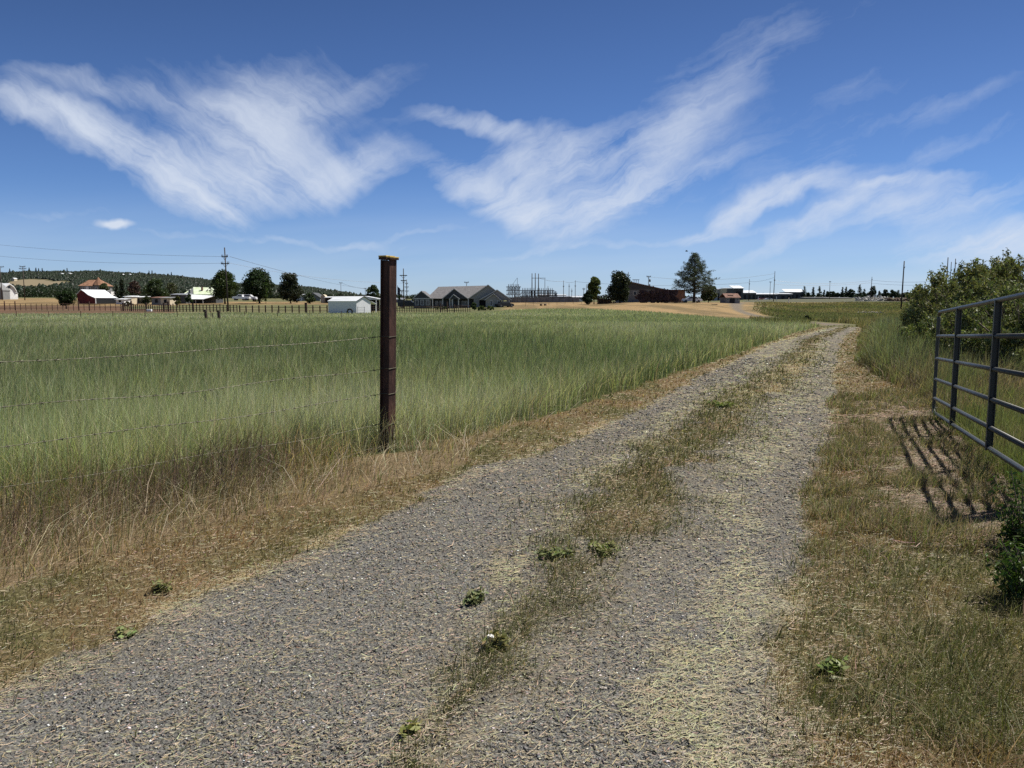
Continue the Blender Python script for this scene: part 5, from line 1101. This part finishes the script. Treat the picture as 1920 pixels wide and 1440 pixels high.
# skyline trees on the right
SK = [(1501, 563, 13, 22, 'c'), (1509, 563, 9, 13, 'b'), (1517.5, 563, 9, 21, 'c'), (1529, 563, 13, 22, 'c'), (1538, 563, 8, 15, 'c'), (1545, 563, 8, 15, 'b'), (1553, 563, 12, 16, 'b'), (1562, 563, 9, 13, 'b'),
      (1572, 563, 10, 20, 'c'), (1578, 563, 9, 21, 'c'), (1587, 563, 14, 20, 'b'), (1603.5, 562, 16, 24, 'c'), (1612, 562, 9, 16, 'c'), (1627, 562, 19, 23, 'b'), (1640, 562, 9, 13, 'c'), (1652, 562, 14, 17, 'b'), (1664, 562, 18, 16, 'b'), (1675, 562, 12, 14, 'c'), (1691, 562, 16, 13, 'b'), (1703, 562, 14, 15, 'c'), (1718, 562, 24, 19, 'b')]
ordn = ['first', 'second', 'third', 'fourth', 'fifth', 'sixth', 'seventh', 'eighth', 'ninth', 'tenth', 'eleventh', 'twelfth', 'thirteenth', 'fourteenth', 'fifteenth', 'sixteenth', 'seventeenth', 'eighteenth', 'nineteenth', 'twentieth', 'twenty-first']
for i, (px, pb, w_, h_, kd) in enumerate(SK):
    lb = '%s %s from the left in the dark tree row on the right skyline' % (ordn[i], 'conifer-shaped tree' if kd == 'c' else 'rounded tree'); Y = 520 + 25 * math.sin(i * 2.3); cl_ = (.030, .045, .026) if i % 3 else (.040, .055, .03)
    if kd == 'c': conifer('skyline_tree', lb, px, pb, Y, w_ * 1.15, h_ + 2, cl_, 900, 10, .0, 'trees in the row on the right skyline', 'tree')
    else: broad_tree('skyline_tree', lb, 'tree', px, pb, Y, w_ * 1.15, h_ + 2, cl_, 12, 1100, .0, group='trees in the row on the right skyline', ls=.9)
# bird
bd = thing('bird', 'small dark bird flying above the top of the big pine', 'bird', (P(1281.5, 90), 90, Zof(471, 90)))
b = MB(); b.tube([(-.16, 0, 0), (-.06, 0, .02), (.05, 0, .01), (.16, 0, -.01)], [.02, .07, .06, .01], 8); b.obj('body', DARK, bd, True)
for s_ in (-1, 1): MB().add([(-.05, 0, .02), (.06, 0, .02), (.02, s_ * .22, .10), (-.02, s_ * .38, .05), (-.06, s_ * .2, .09), (-.05, 0, .035), (.06, 0, .035), (.02, s_ * .22, .115), (-.02, s_ * .38, .055), (-.06, s_ * .2, .105)], [(0, 1, 2, 4), (4, 2, 3), (5, 9, 7, 6), (9, 8, 7), (0, 5, 6, 1), (1, 6, 7, 2), (2, 7, 8, 3), (3, 8, 9, 4), (4, 9, 5, 0)]).obj('wing', DARK, bd)
# ------------------------------------------------------------------ wooded hill
hp_ = [(-900, 540), (-500, 520), (-200, 514), (0, 512), (60, 508.5), (200, 508), (300, 513), (350, 518), (400, 525), (450, 531), (560, 535), (610, 541), (650, 548), (670, 554), (710, 560), (900, 566)]
HY = 2300.0
nu, nv = 200, 50
U = np.linspace(-900, 900, nu); V = np.linspace(0, 1, nv)
crest = np.interp(U, [a for a, _ in hp_], [b_ for _, b_ in hp_]) + 4
def hillz(px, t): # t 0 foot .. 1 crest .. 
    Yc = 900 + (HY - 900) * t; ztop = CAMH + HY * (570 - np.interp(px, [a for a, _ in hp_], [b_ for _, b_ in hp_]) - 3.2) / F * 1.0; z0 = terrain((px - 960) / F * Yc * 1.006, Yc, False) - 2
    sh = t ** 1.25
    return z0 * (1 - sh) + ztop * sh + 5 * (fbm(px * 6, t * 500, 120, 5) - .5) * t
UU, VV = np.meshgrid(U, np.concatenate([V, [1.15, 1.4]])); hx = (UU - 960) / F * (900 + (HY - 900) * VV) * 1.006; hy = 900 + (HY - 900) * VV
hz = np.where(VV <= 1, hillz(UU.ravel(), np.minimum(VV, 1).ravel()).reshape(VV.shape), hillz(UU.ravel(), np.ones(VV.size)).reshape(VV.shape) - (VV - 1) * 200)
nn_ = nu; rows = hx.shape[0]; i = np.arange((nu - 1) * (rows - 1)); b0 = (i // (nu - 1)) * nu + i % (nu - 1)
fpx_, fpy_ = proj(hx.ravel(), hy.ravel(), hz.ravel())
clear_ = (((fpx_ - 62) / 46) ** 2 + ((fpy_ - 532) / 8) ** 2 < 1) | (((fpx_ - 112) / 14) ** 2 + ((fpy_ - 531) / 4) ** 2 < 1)
hc = lerp(np.repeat(c3(.075, .075, .042), hx.size, 0), c3(.20, .165, .11), clear_.astype(float))
hill = npmesh('hills', np.stack([hx.ravel(), hy.ravel(), hz.ravel()], 1), quads=np.stack([b0, b0 + 1, b0 + nu + 1, b0 + nu], 1), col=hc, mat=leafmat('hillside', 0, .8, .0), smooth=True); tag(hill, kind='structure')
# forest
n = 42000; tu = rng.uniform(-500, 760, n); tv = rng.random(n) ** .8; 
tx = (tu - 960) / F * (900 + (HY - 900) * tv) * 1.006; ty = 900 + (HY - 900) * tv; tzv = hillz(tu, tv); fx_, fy_ = proj(tx, ty, tzv)
keep = ~((((fx_ - 62) / 48) ** 2 + ((fy_ - 532) / 9) ** 2 < 1) | (((fx_ - 118) / 18) ** 2 + ((fy_ - 531) / 4.5) ** 2 < 1)) & (fbm(tx, ty, 90, 7) > .30)
tx, ty, tzv, fx_ = tx[keep], ty[keep], tzv[keep], fx_[keep]; n = len(tx)
hh = rng.uniform(3.0, 6.5, n) * (1 + (rng.random(n) < .02) * .6); ww = hh * rng.uniform(.8, 1.3, n)
def cones(name, label, tx, ty, tz_, hh, ww, colr):
    n = len(tx); K = 6; v = np.empty((n, K * 2 + 1, 3)); a0 = rng.uniform(0, 6.28, n)
    for j in range(K):
        a = a0 + j * 6.283 / K
        for q_, (zf, rf_) in enumerate(((.02, .5), (.45, .42))):
            rj = ww * rf_ * rng.uniform(.7, 1.3, n); v[:, q_ * K + j, 0] = tx + rj * np.cos(a + q_ * .5); v[:, q_ * K + j, 1] = ty + rj * np.sin(a + q_ * .5); v[:, q_ * K + j, 2] = tz_ + hh * (zf + rng.uniform(-.05, .08, n))
    v[:, 2 * K, 0] = tx; v[:, 2 * K, 1] = ty; v[:, 2 * K, 2] = tz_ + hh
    b = (np.arange(n) * (2 * K + 1))[:, None]; Q = np.array([[j, (j + 1) % K, K + (j + 1) % K, K + j] for j in range(K)]); T = np.array([[K + j, K + (j + 1) % K, 2 * K] for j in range(K)])
    return tag(npmesh(name, v.reshape(-1, 3), quads=(b[:, :, None] + Q[None]).reshape(-1, 4), tris=(b[:, :, None] + T[None]).reshape(-1, 3), col=np.repeat(colr, 2 * K + 1, 0), mat=LM), label, kind='stuff')
cones('forest', 'dark conifer forest covering the long low hill', tx, ty, tzv, hh, ww, jitter(c3(.024, .034, .021), n, .13))
# dark belt of trees at the foot of the hill, and the low tree line of the horizon
def puffs(name, label, tx, ty, hh, ww, colr, m=55, ls=.9):
    n = len(tx); id_ = np.repeat(np.arange(n), m); d = rdir(n * m) * (rng.random((n * m, 1)) ** .4)
    pts = np.stack([tx[id_] + d[:, 0] * ww[id_] / 2, ty[id_] + d[:, 1] * ww[id_] / 2, terrain(tx, ty, False)[id_] + hh[id_] * (.5 + .5 * d[:, 2])], 1)
    tag(leafmesh(name, pts, ls, .7, jitter(colr, n, .22)[id_] * rng.uniform(.88, 1.12, (n * m, 1)), None), label, kind='stuff')
n = 2400; tu = rng.uniform(-300, 760, n); Yb = rng.uniform(420, 600, n); tx = (tu - 960) / F * Yb * 1.006
hh = (2.6 + 2.4 * fbm(tu, tu * 0 + 3.3, 26, 9)) * rng.uniform(.7, 1.2, n) * np.interp(tu, [-300, 30, 60, 150, 330, 420, 600, 700, 760], [.8, 1, 1.5, 1.5, 1.2, 1.0, .8, .5, .4])
puffs('tree_belt', 'dense dark belt of trees at the foot of the hill', tx, Yb, hh, hh * 1.1, c3(.030, .043, .022))
n = 1100; tu = rng.uniform(720, 2600, n); Yb = rng.uniform(800, 1100, n); tx = (tu - 960) / F * Yb * 1.006; hh = rng.uniform(3, 6.5, n)
puffs('far_tree_line', 'low tree line on the far horizon', tx, Yb, hh, hh * 1.6, c3(.040, .052, .034), 40, 1.6)
for i, (px, pyt, w_, lb) in enumerate(((33, 504, 4, 'lone conifer on the hill crest between the two left poles'), (69, 502.5, 4, 'dark conifer on the crest just right of the two-armed pole'), (81.5, 502, 4, 'tallest conifer on the hill crest'), (86.5, 504.5, 3, 'slim conifer beside the tallest crest conifer'), (93, 504, 3, 'small conifer right of the tallest crest conifer'), (139, 504, 3, 'single conifer on the crest above the red barn'), (290, 508.5, 3, 'left conifer of a pair on the crest above the spreading tree'), (295.5, 508, 3, 'right conifer of a pair on the crest above the spreading tree'), (331, 512, 3, 'conifer on the sloping crest above the farmhouse'))):
    Y = HY - 60; t1 = (Y - 900) / (HY - 900); zb = float(hillz(np.array([px]), np.array([t1]))[0]); H = max(14.0, Zof(pyt, Y) - zb); k = Y / F
    t_ = thing('crest_conifer', lb, 'conifer', (P(px, Y), Y, zb), 0, 'conifers standing out on the hill crest'); n_ = 260
    s_ = rng.random(n_) ** .8; a = rng.uniform(0, 6.28, n_); rr_ = (1 - s_) * w_ * k * .5 * rng.uniform(.3, 1.1, n_); leafmesh('crown', np.stack([rr_ * np.cos(a), rr_ * np.sin(a), H * (.1 + .9 * s_)], 1), 2.4, .5, jitter(c3(.028, .04, .025), n_), t_)
    MB().tube([(0, 0, -1), (0, 0, H * .9)], [.5, .1], 6).obj('trunk', BARK, t_)
for i, (px, py, w_, lb) in enumerate(((128, 516, 9, 'long white-roofed building high on the hill'), (142, 515.5, 10, 'second pale house high on the wooded hill'), (241, 517.5, 5, 'left small white house on the hill over the sheds'), (254, 517.5, 8, 'right small white house on the hill over the sheds'), (40, 526, 7, 'white building at the top of the hill clearing'))):
    Yb = 1700.0
    for it in range(30):
        t1 = (Yb - 900) / (HY - 900); zb = float(hillz(np.array([float(px)]), np.array([t1]))[0]); pyh = float(proj(np.array([0.]), np.array([Yb]), np.array([zb]))[1][0]); Yb = min(2250, max(950, Yb + (pyh - (py + 1)) * 40))
    r = thing('hill_house', lb, 'house', (P(px, Yb), Yb, zb + 2.5), 0, 'pale houses on the hill'); hw = w_ * Yb / F / 2.8
    gable(r, [(-hw, 2.2), (0, 3.8), (hw, 2.2)], -4, 6, CREAM, WROOF, .5, .4, base=-8); 
    for x_ in (-.5, .1): MB().box(hw * x_, hw * x_ + hw * .3, -4.1, -4.0 + .05, 0, 2).obj('window', GLASS, r)
